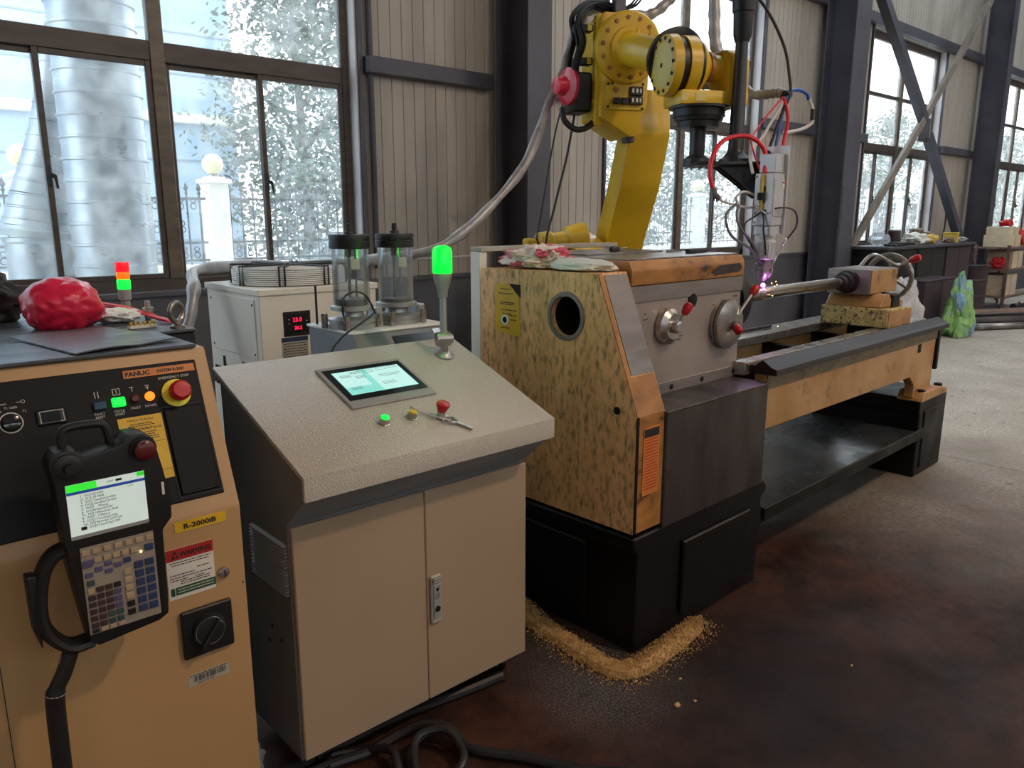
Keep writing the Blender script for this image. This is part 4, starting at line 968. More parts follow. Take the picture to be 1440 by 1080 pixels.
b = nb(); rev(b, (.406, 1.192, 0), (0, 0, 1), [(-.02, .024), (.006, .023), (.006, .019), (.018, .018), (.022, .012)], 28); ob('stop_collar', b, M['rubber'], pd, mx=PF)
b = nb(); rev(b, (.406, 1.192, .010), (0, 0, 1), [(0, .0185), (.010, .018), (.014, .013), (.015, .004)], 28); ob('stop_button', b, M['dark_red'], pd, mx=PF)
sc = plate('screen', .277, .404, 1.052, 1.151, .0012, E_SCREEN, pd, PF)
plate('status_bar', .277, .325, 1.138, 1.151, .0006, E_SGREEN, sc, PF, z=.0012)
plate('status_bar', .391, .404, 1.143, 1.151, .0006, E_SGREEN, sc, PF, z=.0012)
plate('title_bar', .277, .404, 1.133, 1.138, .0006, E_SBLUE, sc, PF, z=.0012)
plate('menu_bar', .277, .404, 1.052, 1.0585, .0006, M['grey_plastic'], sc, PF, z=.0012)
plate('cursor_block', .2935, .3025, 1.0665, 1.0725, .0006, M['ink'], sc, PF, z=.0012)
plate('status_text', .356, .366, 1.1425, 1.1465, .0006, M['ink'], sc, PF, z=.0012)
for i, s in enumerate(('1:  DO[12]=OFF', '2:J  P[1] 2% FINE', '3:  DO[1:SandPad1]=ON', '4:  DO[2:SandPad1]=ON', '5:  WAIT   .00(sec)', '6:  DO[4:Mstart]=ON', '7:L  P[2] 100mm/sec FINE', '8:  WAIT  1.00(sec)', '9:  DO[3:TouchUp]=ON', '10:L P[3] 8mm/sec CNT100', '11:  DO[3:TouchUp]=OFF')):
    text('lettering', s, .0058, M['ink'], sc, PF, .297, 1.1262 - i * .0058, .0015, sx=.95)
text('lettering', 'JOINT', .004, M['ink'], sc, PF, .342, 1.1432, .0015)
text('lettering', 'AUTO', .004, M['ink'], sc, PF, .3925, 1.1455, .002)
text('lettering', '11/12', .004, M['ink'], sc, PF, .374, 1.128, .0015)
lb = plate('side_label', .432, .4365, 1.098, 1.122, .0006, M['label_white'], pd, PF)
kp = plate('keypad', .287, .409, .869, 1.034, .0015, M['keypad'], pd, PF)
kmesh = {}
def key(x, y, w, h, m):
    k = (w, h, m)
    if k not in kmesh:
        b = nb(); box(b, (-w, -h, 0), (w, h, .0032), .0008); me = bpy.data.meshes.new('key'); b.to_mesh(me); b.free(); me.materials.append(M[m]); kmesh[k] = me
    o = link('key', kmesh[k], kp); o.matrix_local = ROOT[pd].inverted() @ PF @ MX.Translation((x, y, .0015))
for i in range(7): key(.2945 + i * .0178, 1.0245, .0062, .0050, 'tan_key')
key(.2965, 1.004, .0080, .0065, 'purple')
for i in range(5): key(.3130 + i * .0150, 1.0075, .0062, .0050, 'tan_key')
key(.3985, 1.0065, .0075, .0062, 'navy')
for x, y in ((.3125, .9895), (.3285, .9815), (.3445, .9885), (.2965, .9825), (.3285, .9955)): key(x, y, .0062, .0040, 'purple')
key(.2975, .9665, .0062, .0050, 'teal_key'); key(.3600, .9925, .0060, .0050, 'navy')
cols = ['maroon_key', 'maroon_key', 'maroon_key', 'purple']
for r in range(6):
    for c in range(4):
        m = cols[c] if r < 4 else ('teal_key' if c > 1 else 'maroon_key')
        if r == 0 and c == 0: m = 'tan_key'
        if r == 0 and c == 3: m = 'black'
        key(.2965 + c * .0143, .9515 - r * .0132, .0058, .0050, m)
for i in range(4): key(.2965 + i * .0143, .8750, .0058, .0036, 'tan_key' if i else 'black')
for r in range(6): key(.3585, .9700 - r * .0158, .0066, .0058, 'tan_key' if r < 4 else 'black')
for r in range(6):
    for c in range(2): key(.3785 + c * .0185, .9780 - r * .0172, .0075, .0068, 'navy')
b = nb(); rev(b, (.3845, 1.0005, .0015), (0, 0, 1), [(0, .0022), (.002, .0018)], 12); ob('key_light', b, E_KEYLED, kp, mx=PF)
b = nb(); rev(b, (.262, .842, -.03), (-.55, -1, 0), [(0, .011), (.016, .011), (.017, .013), (.030, .013)], 18); ob('cable_collar', b, M['chrome'], pd, mx=PF)
b = nb(); tube(b, [(.258, 1.465, .835), (.243, 1.463, .80), (.228, 1.465, .770), (.224, 1.468, .73), (.222, 1.47, .60), (.218, 1.475, .40), (.222, 1.47, .20), (.235, 1.45, .03), (.20, 1.36, .014), (.05, 1.25, .014)], .0135, 12, rfun=lambda t: 1.0 if t < .22 else 1.2); ob('cable', b, M['rubber'], pd)
b = nb(); ring(b, (.227, 1.4665, .765), (.1, 0, 1), .0155, .002, 20, 6); ob('cable_tie', b, M['grey_plastic'], pd)
b = nb(); box(b, (.30, 1.492, 1.12), (.40, 1.500, 1.19), .002); box(b, (.33, 1.50, 1.13), (.37, 1.612, 1.15), .002); ob('hanger_bracket', b, M['black'], ctl)

# ------------------------------------------------------------------ operator console
cs = thing('operator_console', 'grey operator console with sloping touch screen top and two cabinet doors', 'console', (1.28, 2.0, 0))
KX0, KX1 = .852, 1.710
b = nb(); prism(b, [(1.826, .085), (1.826, .800), (1.705, .900), (1.705, .958), (2.205, 1.150), (2.205, .085)], 'x', KX0, KX1, .003); ob('cabinet_body', b, M['console_side'], cs)
SA = math.degrees(math.atan2(.201, .53)); LF = face((0, 1.69, .968), SA)
b = nb(); prism(b, [(1.690, .902), (1.690, .968), (2.225, 1.171), (2.225, 1.130), (2.213, 1.130), (2.213, 1.150), (1.703, .957), (1.703, .902)], 'x', KX0 - .012, KX1 + .008, .002); ob('sloping_top', b, M['console_top'], cs)
for nm, a, c in (('door', KX0 + .004, 1.2845), ('door', 1.2875, KX1 - .004)):
    b = nb(); box(b, (a, 1.810, .092), (c, 1.825, .792), .003); d_ = ob(nm, b, M['console'], cs)
b = nb(); box(b, (1.296, 1.798, .355), (1.334, 1.8095, .515), .004); hd = ob('door_handle', b, M['label_grey'], d_)
b = nb(); box(b, (1.300, 1.790, .492), (1.330, 1.7975, .510), .002); box(b, (1.3015, 1.794, .372), (1.3285, 1.7975, .486), .0015); ob('handle_lever', b, M['grey_plastic'], d_)
HF = face((0, 1.794, 0), 90)
b = nb(); rev(b, (1.315, .405, .0), (0, 0, 1), [(0, .010), (.002, .010), (.003, .007)], 20); ob('handle_lock', b, M['black'], d_, mx=HF)
b = nb(); rev(b, (1.315, .470, .0), (0, 0, 1), [(0, .006), (.0008, .006)], 14); ob('handle_mark', b, M['ink'], d_, mx=HF)
lines('small_print', [(1.306, 1.324, .455), (1.306, 1.324, .448), (1.306, 1.324, .441)], M['ink'], d_, HF, .0001, .0022)
for k in range(15):
    z = .592 + k * .0102
    b = nb(); prism(b, [(KX0 + .001, z), (KX0 - .011, z + .0005), (KX0 - .011, z + .0018), (KX0 + .001, z + .0058)], 'y', 1.838, 2.052); ob('vent_slat', b, M['grey_plastic'], cs)
for y, z in ((1.905, .43), (1.96, .455), (1.985, .40)):
    b = nb(); rev(b, (KX0 - .001, y, z), (-1, 0, 0), [(0, .006), (.002, .006), (.003, .003)], 12); ob('screw', b, M['black'], cs)
for x, y in ((.93, 1.90), (1.655, 1.90), (.93, 2.13), (1.655, 2.13)):
    b = nb(); rev(b, (x - .012, y, .034), (1, 0, 0), [(0, .026), (.003, .033), (.021, .033), (.024, .026)], 24); w_ = ob('caster', b, M['rubber'], cs)
    b = nb(); rev(b, (x - .014, y, .034), (1, 0, 0), [(0, .018), (.028, .018)], 18); ob('hub', b, M['grey_plastic'], w_)
    b = nb(); box(b, (x - .020, y - .022, .05), (x + .020, y + .022, .085), .003); ob('fork', b, M['black'], w_)
# touch panel and buttons on the slope
hp = plate('touch_panel', 1.114, 1.418, .240, .470, .008, M['grey_plastic'], cs, LF, bev=.003)
b = nb(); box(b, (1.126, .274, .0082), (1.406, .452, .0092), .0003); ob('screen_glass', b, M['photo'], hp, mx=LF)
plate('screen', 1.148, 1.387, .300, .430, .0005, E_HMI, hp, LF, z=.0094)
plate('screen_zone', 1.150, 1.240, .340, .428, .0003, E_HMI2, hp, LF, z=.0100)
plate('screen_zone', 1.262, 1.385, .302, .428, .0003, E_HMI2, hp, LF, z=.0100)
b = nb()
for x, y, w, h in ((1.165, .395, .032, .012), (1.205, .410, .032, .010), (1.250, .408, .036, .012), (1.300, .412, .034, .012), (1.212, .382, .03, .012), (1.165, .325, .035, .012), (1.280, .330, .04, .014), (1.345, .416, .03, .01)):
    for A, C in (((x, y), (x + w, y + .0012)), ((x, y + h), (x + w, y + h + .0012)), ((x, y), (x + .0012, y + h)), ((x + w, y), (x + w + .0012, y + h + .0012))): box(b, (*A, .0104), (*C, .0107))
ob('screen_boxes', b, M['grey_hose'], hp, mx=LF)
lines('screen_print', [(1.168, 1.192, .401), (1.208, 1.232, .415), (1.215, 1.238, .388), (1.29, 1.37, .385), (1.29, 1.36, .376), (1.284, 1.316, .337), (1.17, 1.196, .331), (1.23, 1.27, .422)], M['grey_hose'], hp, LF, .0105, .002)
def push(x, y, cap, m, capm, r=.0145, h=.020):
    b = nb(); rev(b, (x, y, 0), (0, 0, 1), [(0, r * 1.2), (.003, r * 1.2), (.004, r), (h, r * .98)], 24); p = ob('push_button', b, M[m], cs, mx=LF)
    b = nb(); rev(b, (x, y, h), (0, 0, 1), [(0, r * .84), (cap, r * .82), (cap + .002, r * .6)], 24); ob('button_cap', b, capm, p, mx=LF)
push(1.166, .150, .004, 'chrome', E_GREEN); push(1.262, .150, .003, 'chrome', M['label_yellow'])
b = nb(); rev(b, (1.346, .122, 0), (0, 0, 1), [(0, .017), (.004, .017), (.005, .0125), (.030, .0125)], 24); sb_ = ob('stop_button', b, M['chrome'], cs, mx=LF)
b = nb(); rev(b, (1.346, .122, .026), (0, 0, 1), [(0, .014), (.008, .0165), (.020, .021), (.025, .020), (.028, .012)], 28); ob('stop_cap', b, M['red'], sb_, mx=LF)
ky = thing('spanner', 'chromed key spanner resting against the red stop button on the console', 'spanner', (1.36, 1.76, 1.0))
b = nb(); ring(b, (1.362, .096, .006), (.1, .1, 1), .020, .0045, 26, 8); box(b, (-.005, -.075, 0), (.005, -.018, .008), .0015, mx=MX.Translation((1.362, .096, .001)) @ MX.Rotation(R(32), 4, 'Z')); ob('key_body', b, M['chrome'], ky, mx=LF)
b = nb(); tube(b, [(1.345, .100, .010), (1.325, .125, .008), (1.300, .165, .006), (1.290, .200, .006)], .0028, 6, k=4); ob('wire_tail', b, M['white_hose'], ky, mx=LF)
# beacon
bx_, by_ = 1.600, 2.115; bz_ = .968 + (by_ - 1.69) * .3792
b = nb(); rev(b, (bx_, (by_ - 1.69) / math.cos(R(SA)), 0), (0, 0, 1), [(0, .034), (.007, .034), (.009, .028), (.016, .022), (.018, .016)], 28); bc_ = ob('beacon_stand', b, M['cast'], cs, mx=LF)
b = nb(); cyl(b, (bx_, by_, bz_ + .012), (bx_, by_, bz_ + .040), .015); cyl(b, (bx_ - .026, by_ + .008, bz_ + .058), (bx_ + .020, by_ - .010, bz_ + .058), .024, n=28); cyl(b, (bx_ + .0205, by_ - .0102, bz_ + .058), (bx_ + .028, by_ - .013, bz_ + .058), .016, n=24)
ob('swivel_joint', b, M['chrome'], bc_)
b = nb(); rev(b, (bx_, by_, bz_ + .075), (0, 0, 1), [(0, .012), (.125, .012), (.127, .016), (.15, .018), (.19, .031), (.208, .033)], 28); ob('beacon_pole', b, M['cast'], bc_)
b = nb(); rev(b, (bx_, by_, bz_ + .284), (0, 0, 1), [(0, .0315), (.004, .033), (.070, .033), (.084, .028), (.090, .016)], 32); ob('beacon_lens', b, E_BEACON, bc_)
gl_ = bpy.data.lights.new('beacon_glow', 'POINT'); gl_.energy = 0.25; gl_.color = (.05, 1, .1); gl_.shadow_soft_size = .034
go = bpy.data.objects.new('beacon_glow', gl_); COL.objects.link(go); go.location = (bx_ - .02, by_ - .05, bz_ + .33)

# ------------------------------------------------------------------ chiller
ch = thing('water_chiller', 'white water chiller box with round fan guard on its top', 'chiller', (1.72, 3.48, 0))
b = nb(); box(b, (1.432, 3.200, .09), (2.02, 3.775, 1.285), .004); ob('cabinet', b, M['white_enamel'], ch)
b = nb(); box(b, (1.424, 3.192, 1.262), (2.028, 3.783, 1.290), .003); ob('lid', b, M['white_enamel'], ch)
b = nb(); box(b, (1.427, 3.245, .98), (1.433, 3.735, 1.245), .002); sp_ = ob('side_panel', b, M['white_enamel'], ch)
for y, z in ((3.262, 1.22), (3.718, 1.22), (3.262, 1.0), (3.718, 1.0)):
    b = nb(); rev(b, (1.427, y, z), (-1, 0, 0), [(0, .006), (.002, .005)], 12); ob('screw', b, M['black'], sp_)
for y in (3.40, 3.62):
    b = nb(); box(b, (1.4265, y - .010, .90), (1.432, y + .010, .95), .001); ob('latch', b, M['black'], ch)
for j in range(3):
    for i in range(6):
        b = nb(); box(b, (1.429, 3.52 + i * .038, .80 + j * .034), (1.4325, 3.548 + i * .038, .825 + j * .034)); ob('vent_hole', b, M['hole'], ch)
for x in (1.50, 1.95):
    for y in (3.27, 3.70):
        b = nb(); rev(b, (x - .015, y, .04), (1, 0, 0), [(0, .04), (.03, .04)], 20); box(b, (x - .02, y - .02, .05), (x + .02, y + .02, .09)); ob('caster', b, M['rubber'], ch)
CF = face((0, 3.2, 0), 90)
dp = plate('display', 1.538, 1.668, 1.076, 1.186, .004, M['black'], ch, CF, bev=.001)
plate('display_window', 1.552, 1.654, 1.090, 1.172, .0008, M['photo'], dp, CF, z=.004)
text('digits', '23.0', .026, E_DIGIT, dp, CF, 1.603, 1.140, .0052, 'CENTER', bold=.0004); text('digits', '20.2', .022, E_DIGIT, dp, CF, 1.606, 1.105, .0052, 'CENTER', bold=.0004)
b = nb()
for x, y in ((1.560, 1.150), (1.560, 1.132), (1.645, 1.140)): box(b, (x, y, .0049), (x + .006, y + .003, .0053))
ob('indicator', b, M['white'], dp, mx=CF)
il = plate('data_label', 1.524, 1.652, .90, 1.072, .0008, M['label_grey'], ch, CF)
plate('heading_band', 1.524, 1.652, 1.052, 1.072, .0006, M['navy'], il, CF, z=.0008)
lines('small_print', [(1.532, 1.645, 1.043 - i * .0115) for i in range(12)], M['ink'], il, CF, .0009, .0035)
fan = thing('fan_guard', 'round wire fan guard strapped on top of the white chiller', 'guard', (1.72, 3.485, 1.290))
for k in range(9):
    b = nb(); ring(b, (1.72, 3.485, 1.298 + k * .0085), (0, 0, 1), .258 if k < 8 else .25, .0034, 48, 6); ob('guard_ring', b, M['white'], fan)
b = nb()
for k, r in enumerate((.225, .20, .175, .15, .125, .10, .075, .05)): ring(b, (1.72, 3.485, 1.369), (0, 0, 1), r, .003, 40, 5)
ob('top_rings', b, M['white'], fan)['kind'] = 'stuff'
for a in (0, 45, 90, 135):
    ca, sa = math.cos(R(a + 12)), math.sin(R(a + 12))
    for off in (-.012, .012):
        q = lambda r, z: (1.72 + ca * r - sa * off, 3.485 + sa * r + ca * off, z)
        b = nb(); tube(b, [q(-.266, 1.292), q(-.266, 1.378), q(.266, 1.378), q(.266, 1.292)], .0045, 6, raw=True); ob('strap_wire', b, M['cable'], fan)
b = nb(); rev(b, (1.72, 3.485, 1.292), (0, 0, 1), [(0, .24), (.05, .24), (.051, .2)], 40); ob('fan_shroud', b, M['black'], fan)

# ------------------------------------------------------------------ powder feeder
pf = thing('powder_feeder', 'grey powder feeder cabinet with two clear acrylic powder jars', 'feeder', (1.58, 2.53, 0))
FX0, FX1 = 1.395, 1.805
b = nb(); prism(b, [(2.27, .05), (2.27, 1.075), (2.375, 1.190), (2.69, 1.190), (2.69, .05)], 'x', FX0, FX1, .006, 2); ob('cabinet', b, M['console_side'], pf)
b = nb(); box(b, (FX0 - .006, 2.372, 1.190), (FX1 + .006, 2.70, 1.200), .003); ob('top_deck', b, M['white'], pf)
b = nb(); box(b, (FX0 + .03, 2.31, 0), (FX1 - .03, 2.66, .05)); ob('plinth', b, M['black'], pf)
PS = face((0, 2.27, 1.075), math.degrees(math.atan2(.115, .105)))
plate('display', 1.550, 1.725, .058, .132, .004, M['photo'], pf, PS, bev=.001)
plate('knob_plate', 1.735, 1.775, .10, .145, .002, M['chrome'], pf, PS)
for i, x in enumerate((1.474, 1.668)):
    y = 2.50
    b = nb(); rev(b, (x, y, 1.200), (0, 0, 1), [(0, .088), (.014, .088), (.015, .082), (.022, .082), (.023, .088), (.034, .088), (.036, .07), (.042, .045), (.058, .040), (.060, .05), (.066, .078), (.080, .078), (.082, .070)], 36); jb = ob('dosing_base', b, M['cast'], pf)
    for dx, dy in ((.06, -.055), (-.055, -.06), (.075, .03), (-.07, .04)):
        b = nb(); cyl(b, (x + dx * 1.25, y + dy * 1.25, 1.20), (x + dx * 1.25, y + dy * 1.25, 1.252), .012, n=14); ob('clamp_screw', b, M['chrome'], jb)
    b = nb(); box(b, (x + .082, y - .03, 1.20), (x + .112, y + .03, 1.268), .004); ob('motor_block', b, M['cast'], jb)
    b = nb(); rev(b, (x, y, 1.282), (0, 0, 1), [(0, .066), (.204, .066), (.204, .061), (0, .061)], 40, closed=True); tb_ = ob('jar_wall', b, M['acrylic'], pf)
    b = nb(); cyl(b, (x - .006, y, 1.283), (x - .006, y, 1.486), .0055, n=10); ob('stirrer_shaft', b, M['steel'], tb_)
    b = nb(); cyl(b, (x + .028, y + .01, 1.283), (x + .028, y + .01, 1.486), .004, n=10); ob('guide_rod', b, M['grey_hose'], tb_)
    b = nb(); rev(b, (x - .006, y, 1.455), (0, 0, 1), [(0, .010), (.031, .012)], 14); ob('stirrer_collar', b, M['black'], tb_)
    b = nb(); rev(b, (x, y, 1.2835), (0, 0, 1), [(0, .058), (.012 if i else .022, .060), (.014 if i else .026, .03)], 30); ob('metal_powder', b, M['grey_hose'], tb_)
    b = nb(); rev(b, (x, y, 1.486), (0, 0, 1), [(0, .070), (.002, .0725), (.024, .0725), (.026, .071), (.046, .073), (.050, .071), (.051, .02)], 40); cp = ob('jar_cap', b, M['black'], pf)
    b = nb(); rev(b, (x, y, 1.537), (0, 0, 1), [(0, .019), (.010, .017), (.012, .010), (.036, .009), (.038, .006)], 20); ob('cap_valve', b, M['black'], cp)
    b = nb(); JF = face((x, y - .0667, 0), 90, 38)
    a0 = R(-98 if i == 0 else -92)
    n = 6; A = []
    for j in range(n + 1):
        a = a0 + j * .46 / n - R(0); c_, s_ = math.cos(a - R(20)), math.sin(a - R(20))
        A.append([b.verts.new((x + c_ * .0665, y + s_ * .0665, z)) for z in (1.415, 1.452)] + [b.verts.new((x + c_ * .0672, y + s_ * .0672, z)) for z in (1.452, 1.415)])
    for P_, Q_ in zip(A, A[1:]):
        for j in range(4): b.faces.new((P_[j], P_[(j + 1) % 4], Q_[(j + 1) % 4], Q_[j]))
    b.faces.new(A[0][::-1]); b.faces.new(A[-1]); bmesh.ops.recalc_face_normals(b, faces=b.faces); ob('jar_label', b, M['label_grey'], tb_)
b = nb(); cyl(b, (1.415, 2.66, 1.20), (1.415, 2.66, 1.345), .0045, n=8); ob('antenna', b, M['black'], pf)
b = nb(); tube(b, [(1.53, 2.43, 1.25), (1.50, 2.44, 1.315), (1.46, 2.45, 1.335), (1.41, 2.44, 1.320), (1.395, 2.43, 1.285), (1.405, 2.44, 1.245), (1.435, 2.45, 1.215)], .0038, 8); solo('looped_cable', b, M['cable'], 'thin black cable looped in front of the left powder jar', 'cable')
b = nb(); tube(b, [(1.515, 2.42, 1.258), (1.44, 2.33, 1.255), (1.36, 2.285, 1.235), (1.28, 2.262, 1.20), (1.235, 2.25, 1.14), (1.225, 2.245, .95)], .0038, 8); solo('thin_cable', b, M['cable'], 'thin black cable running from the powder feeder down behind the console', 'cable')

# ------------------------------------------------------------------ robot arm (own axes: -y points where the forearm reaches)
RA = R(-27.6)
rb = thing('industrial_robot', 'large yellow industrial robot arm standing behind the lathe', 'robot', (4.0, 3.65, 0), RA)
RW = ROOT[rb]
def rp(name, bm, m, par=None, ang=35): return ob(name, bm, M[m], par or rb, local=True, ang=ang)
b = nb(); box(b, (-.42, -.45, 0), (.42, .45, .22), .01); rp('pedestal', b, 'steel_dark')
b = nb(); rev(b, (0, 0, .22), (0, 0, 1), [(0, .40), (.12, .38), (.14, .34), (.30, .34)], 40); box(b, (-.30, -.30, .48), (-.02, .34, 1.10), .03, 2); box(b, (.30, -.26, .48), (.40, .30, 1.10), .03, 2); rp('turntable', b, 'yellow')
b = nb(); prism(b, [(-.56, 2.34), (-.575, 2.08), (-.46, 1.78), (-.26, 1.45), (-.06, 1.0), (.24, 1.0), (-.03, 1.45), (-.245, 1.80), (-.39, 2.10), (-.39, 2.34)], 'x', .045, .315, .016, 2); la = rp('lower_arm', b, 'yellow')
for y, z in ((-.44, 1.82), (-.28, 1.50)):
    b = nb(); rev(b, (.313, y + .05, z), (1, 0, 0), [(0, .02), (.014, .018)], 8); rp('bolt', b, 'yellow', la)
b = nb(); prism(b, [(-.52, 2.03), (-.50, 2.14), (-.60, 2.14), (-.60, 2.03)], 'x', .02, .07, .004); rp('bracket', b, 'steel_dark', la)
b = nb(); rev(b, (-.02, -.05, 1.06), (1, 0, 0), [(0, .20), (.04, .22), (.26, .22), (.30, .20)], 36); rp('shoulder_joint', b, 'yellow')
b = nb(); prism(b, [(-.40, 1.36), (-.20, 1.46), (.02, 1.50), (.02, 1.40), (-.25, 1.30)], 'x', -.20, .02, .012, 2); rp('arm_foot', b, 'yellow')
b = nb(); rev(b, (-.42, -.20, 1.42), (.9, .1, .12), [(0, .05), (.02, .075), (.10, .075), (.12, .06), (.20, .06), (.22, .085), (.34, .10)], 28); rp('balancer', b, 'yellow')
b = nb(); box(b, (-.50, -.26, 1.38), (-.43, -.15, 1.46), .012); rp('balancer_lug', b, 'yellow')
# elbow housing
b = nb(); prism(b, [(-.165, 2.165), (-.165, 2.715), (-.15, 2.735), (.085, 2.735), (.13, 2.66), (.13, 2.26), (.06, 2.06), (.02, 2.06)], 'y', -.64, -.30, .012, 2); hs = rp('elbow_housing', b, 'yellow')
b = nb(); prism(b, [(-.175, 2.12), (-.185, 2.14), (-.185, 2.72), (-.172, 2.735), (-.135, 2.735), (-.135, 2.12)], 'y', -.60, -.54, .006); rp('side_plate', b, 'yellow', hs)
for z in (2.16, 2.26, 2.38, 2.48, 2.60, 2.70):
    b = nb(); rev(b, (-.186, -.57, z), (-1, 0, 0), [(0, .010), (.006, .010)], 6); rp('bolt', b, 'yellow', hs)
ax = V((-.05, -1, -.10)).normalized(); C0 = V((-.015, -.635, 2.545))
b = nb(); rev(b, C0, ax, [(0, .188), (.012, .196), (.045, .196), (.055, .185), (.058, .115), (.085, .11)], 48); fj = rp('forearm_flange', b, 'yellow')
u = ax.orthogonal().normalized(); w = ax.cross(u)
for k in range(14):
    a = 2 * math.pi * k / 14; p = C0 + ax * .055 + (u * math.cos(a) + w * math.sin(a)) * .158
    b = nb(); rev(b, p, ax, [(0, .013), (.008, .013), (.009, .008)], 6); rp('bolt', b, 'lathe_rust', fj)
C1 = V((.015, -1.20, 2.385)); d = (C1 - C0).normalized()
b = nb(); rev(b, C0 + d * .05, d, [(0, .115), (.02, .098), (.06, .090), ((C1 - C0).length - .05, .086)], 36); fa = rp('forearm', b, 'yellow')
up = V((0, 0, 1)); sd = d.cross(up).normalized(); upn = sd.cross(d)
for t_, s_ in ((.12, 0), (.28, 0)):
    p = C0 + d * t_ + upn * .088; b = nb(); rev(b, p, upn, [(0, .012), (.03, .006)], 10); rp('lug', b, 'yellow', fa)
b = nb(); rnd = random.Random(2)
fx = -sd; fm = MX((( d.x, upn.x, fx.x, 0), (d.y, upn.y, fx.y, 0), (d.z, upn.z, fx.z, 0), (0, 0, 0, 1)))
for r in range(2):
    x = .12
    while x < .40:
        w_ = rnd.uniform(.008, .018); th = r * .30 + .15
        box(b, (x, -.011, .0885), (x + w_, .011, .0905), mx=MX.Translation(C0) @ fm @ MX.Rotation(-th + .25, 4, 'X')); x += w_ + .006
o = rp('printed_text', b, 'ink', fa); o['kind'] = 'stuff'
# connector panel on the elbow housing
def rplate(name, x0, x1, z0, z1, t, m, par, y=-.652): 
    b = nb(); box(b, (x0, y - t, z0), (x1, y, z1), .003); return rp(name, b, m, par)
cpn = rplate('connector_panel', -.14, .10, 2.205, 2.36, .006, 'yellow', hs, -.645)
for x0, x1, z0, z1 in ((.005, .085, 2.285, 2.335), (.005, .085, 2.235, 2.280), (-.045, -.005, 2.235, 2.270), (-.095, -.055, 2.235, 2.270)):
    rplate('connector', x0, x1, z0, z1, .022, 'black', cpn)
for x in (.02, .045, .067): rplate('terminal', x - .006, x + .006, 2.298, 2.322, .004, 'label_white', cpn, -.675); rplate('terminal', x - .006, x + .006, 2.246, 2.270, .004, 'label_white', cpn, -.675)
b = nb(); rev(b, (-.075, -.651, 2.315), (0, -1, 0), [(0, .016), (.010, .014), (.012, .007)], 18); rp('air_port', b, 'lathe_rust', cpn)
for x, z in ((-.125, 2.345), (-.125, 2.22), (.09, 2.35), (.09, 2.215), (-.10, 2.35)):
    b = nb(); rev(b, (x, -.651, z), (0, -1, 0), [(0, .008), (.006, .008)], 6); rp('bolt', b, 'ink', cpn)
# wrist
WC = V((.092, -1.36, 2.31)); X = V((1, 0, 0))
b = nb(); rev(b, C1 - d * .02, d, [(0, .088), (.01, .15), (.05, .158), (.055, .15), (.058, .10), (.10, .09)], 44); wr = rp('wrist_ring', b, 'black')
b = nb(); rev(b, (-.115, -1.345, 2.325), X, [(0, .128), (.006, .142), (.05, .146), (.055, .138)], 48); dr = rp('wrist_drum', b, 'yellow')
b = nb(); rev(b, (-.119, -1.345, 2.325), X, [(0, .100), (.006, .110)], 44); rp('drum_cover', b, 'yellow_pale', dr)
b = nb(); rev(b, (-.122, -1.345, 2.325), X, [(0, .010), (.004, .012)], 14); rp('centre_screw', b, 'ink', dr)
for k in range(14):
    a = 2 * math.pi * k / 14; p = V((-.112, -1.345 + math.cos(a) * .124, 2.325 + math.sin(a) * .124))
    b = nb(); rev(b, p, -X, [(0, .009), (.008, .009)], 6); rp('bolt', b, 'ink', dr)
b = nb(); rev(b, (-.06, -1.345, 2.325), X, [(0, .132), (.035, .132)], 44); rp('seal', b, 'black', dr)
b = nb(); rev(b, (-.025, -1.345, 2.325), X, [(0, .142), (.06, .142), (.065, .13)], 44); rp('drum_ring', b, 'yellow', dr)
b = nb(); rev(b, (.04, -1.345, 2.325), X, [(0, .126), (.018, .126), (.02, .12)], 44); rp('seal', b, 'black', dr)
b = nb(); rev(b, (.06, -1.345, 2.325), X, [(0, .124), (.02, .116), (.05, .075), (.055, .062), (.14, .060)], 36); rp('wrist_neck', b, 'yellow', dr)
b = nb(); rev(b, (.125, -1.345, 2.325), X, [(0, .072), (.02, .072)], 28)
rp('neck_collar', b, 'lathe_rust', dr)
b = nb(); prism(b, [(-1.44, 2.15), (-1.44, 2.34), (-1.42, 2.39), (-1.38, 2.41), (-1.31, 2.41), (-1.27, 2.39), (-1.25, 2.34), (-1.25, 2.15)], 'x', .195, .315, .022, 3); rp('wrist_end', b, 'yellow', dr)
b = nb(); box(b, (-.055, -1.45, 2.135), (.31, -1.24, 2.205), .014, 2); wb = rp('wrist_bridge', b, 'yellow')
b = nb(); box(b, (-.056, -1.452, 2.150), (-.02, -1.452 + .004, 2.19), .001); box(b, (.02, -1.4535, 2.150), (.075, -1.450, 2.19), .001); rp('rating_plate', b, 'yellow_pale', wb)
FC = V((.085, -1.365, 0))
b = nb(); rev(b, FC + V((0, 0, 2.135)), (0, 0, -1), [(0, .150), (.012, .150), (.013, .130), (.05, .128), (.052, .122), (.07, .118), (.072, .105), (.10, .103), (.102, .06)], 44); wf = rp('wrist_flange', b, 'black')
b = nb(); rev(b, FC + V((0, 0, 2.034)), (0, 0, -1), [(0, .040), (.13, .038), (.150, .064), (.175, .068), (.190, .068)], 32); xt = rp('extension_tube', b, 'steel_pole')
for k in range(8):
    a = 2 * math.pi * k / 8; b = nb(); rev(b, FC + V((math.cos(a) * .055, math.sin(a) * .055, 1.844)), (0, 0, -1), [(0, .006), (.010, .006)], 6); rp('bolt', b, 'steel', xt)
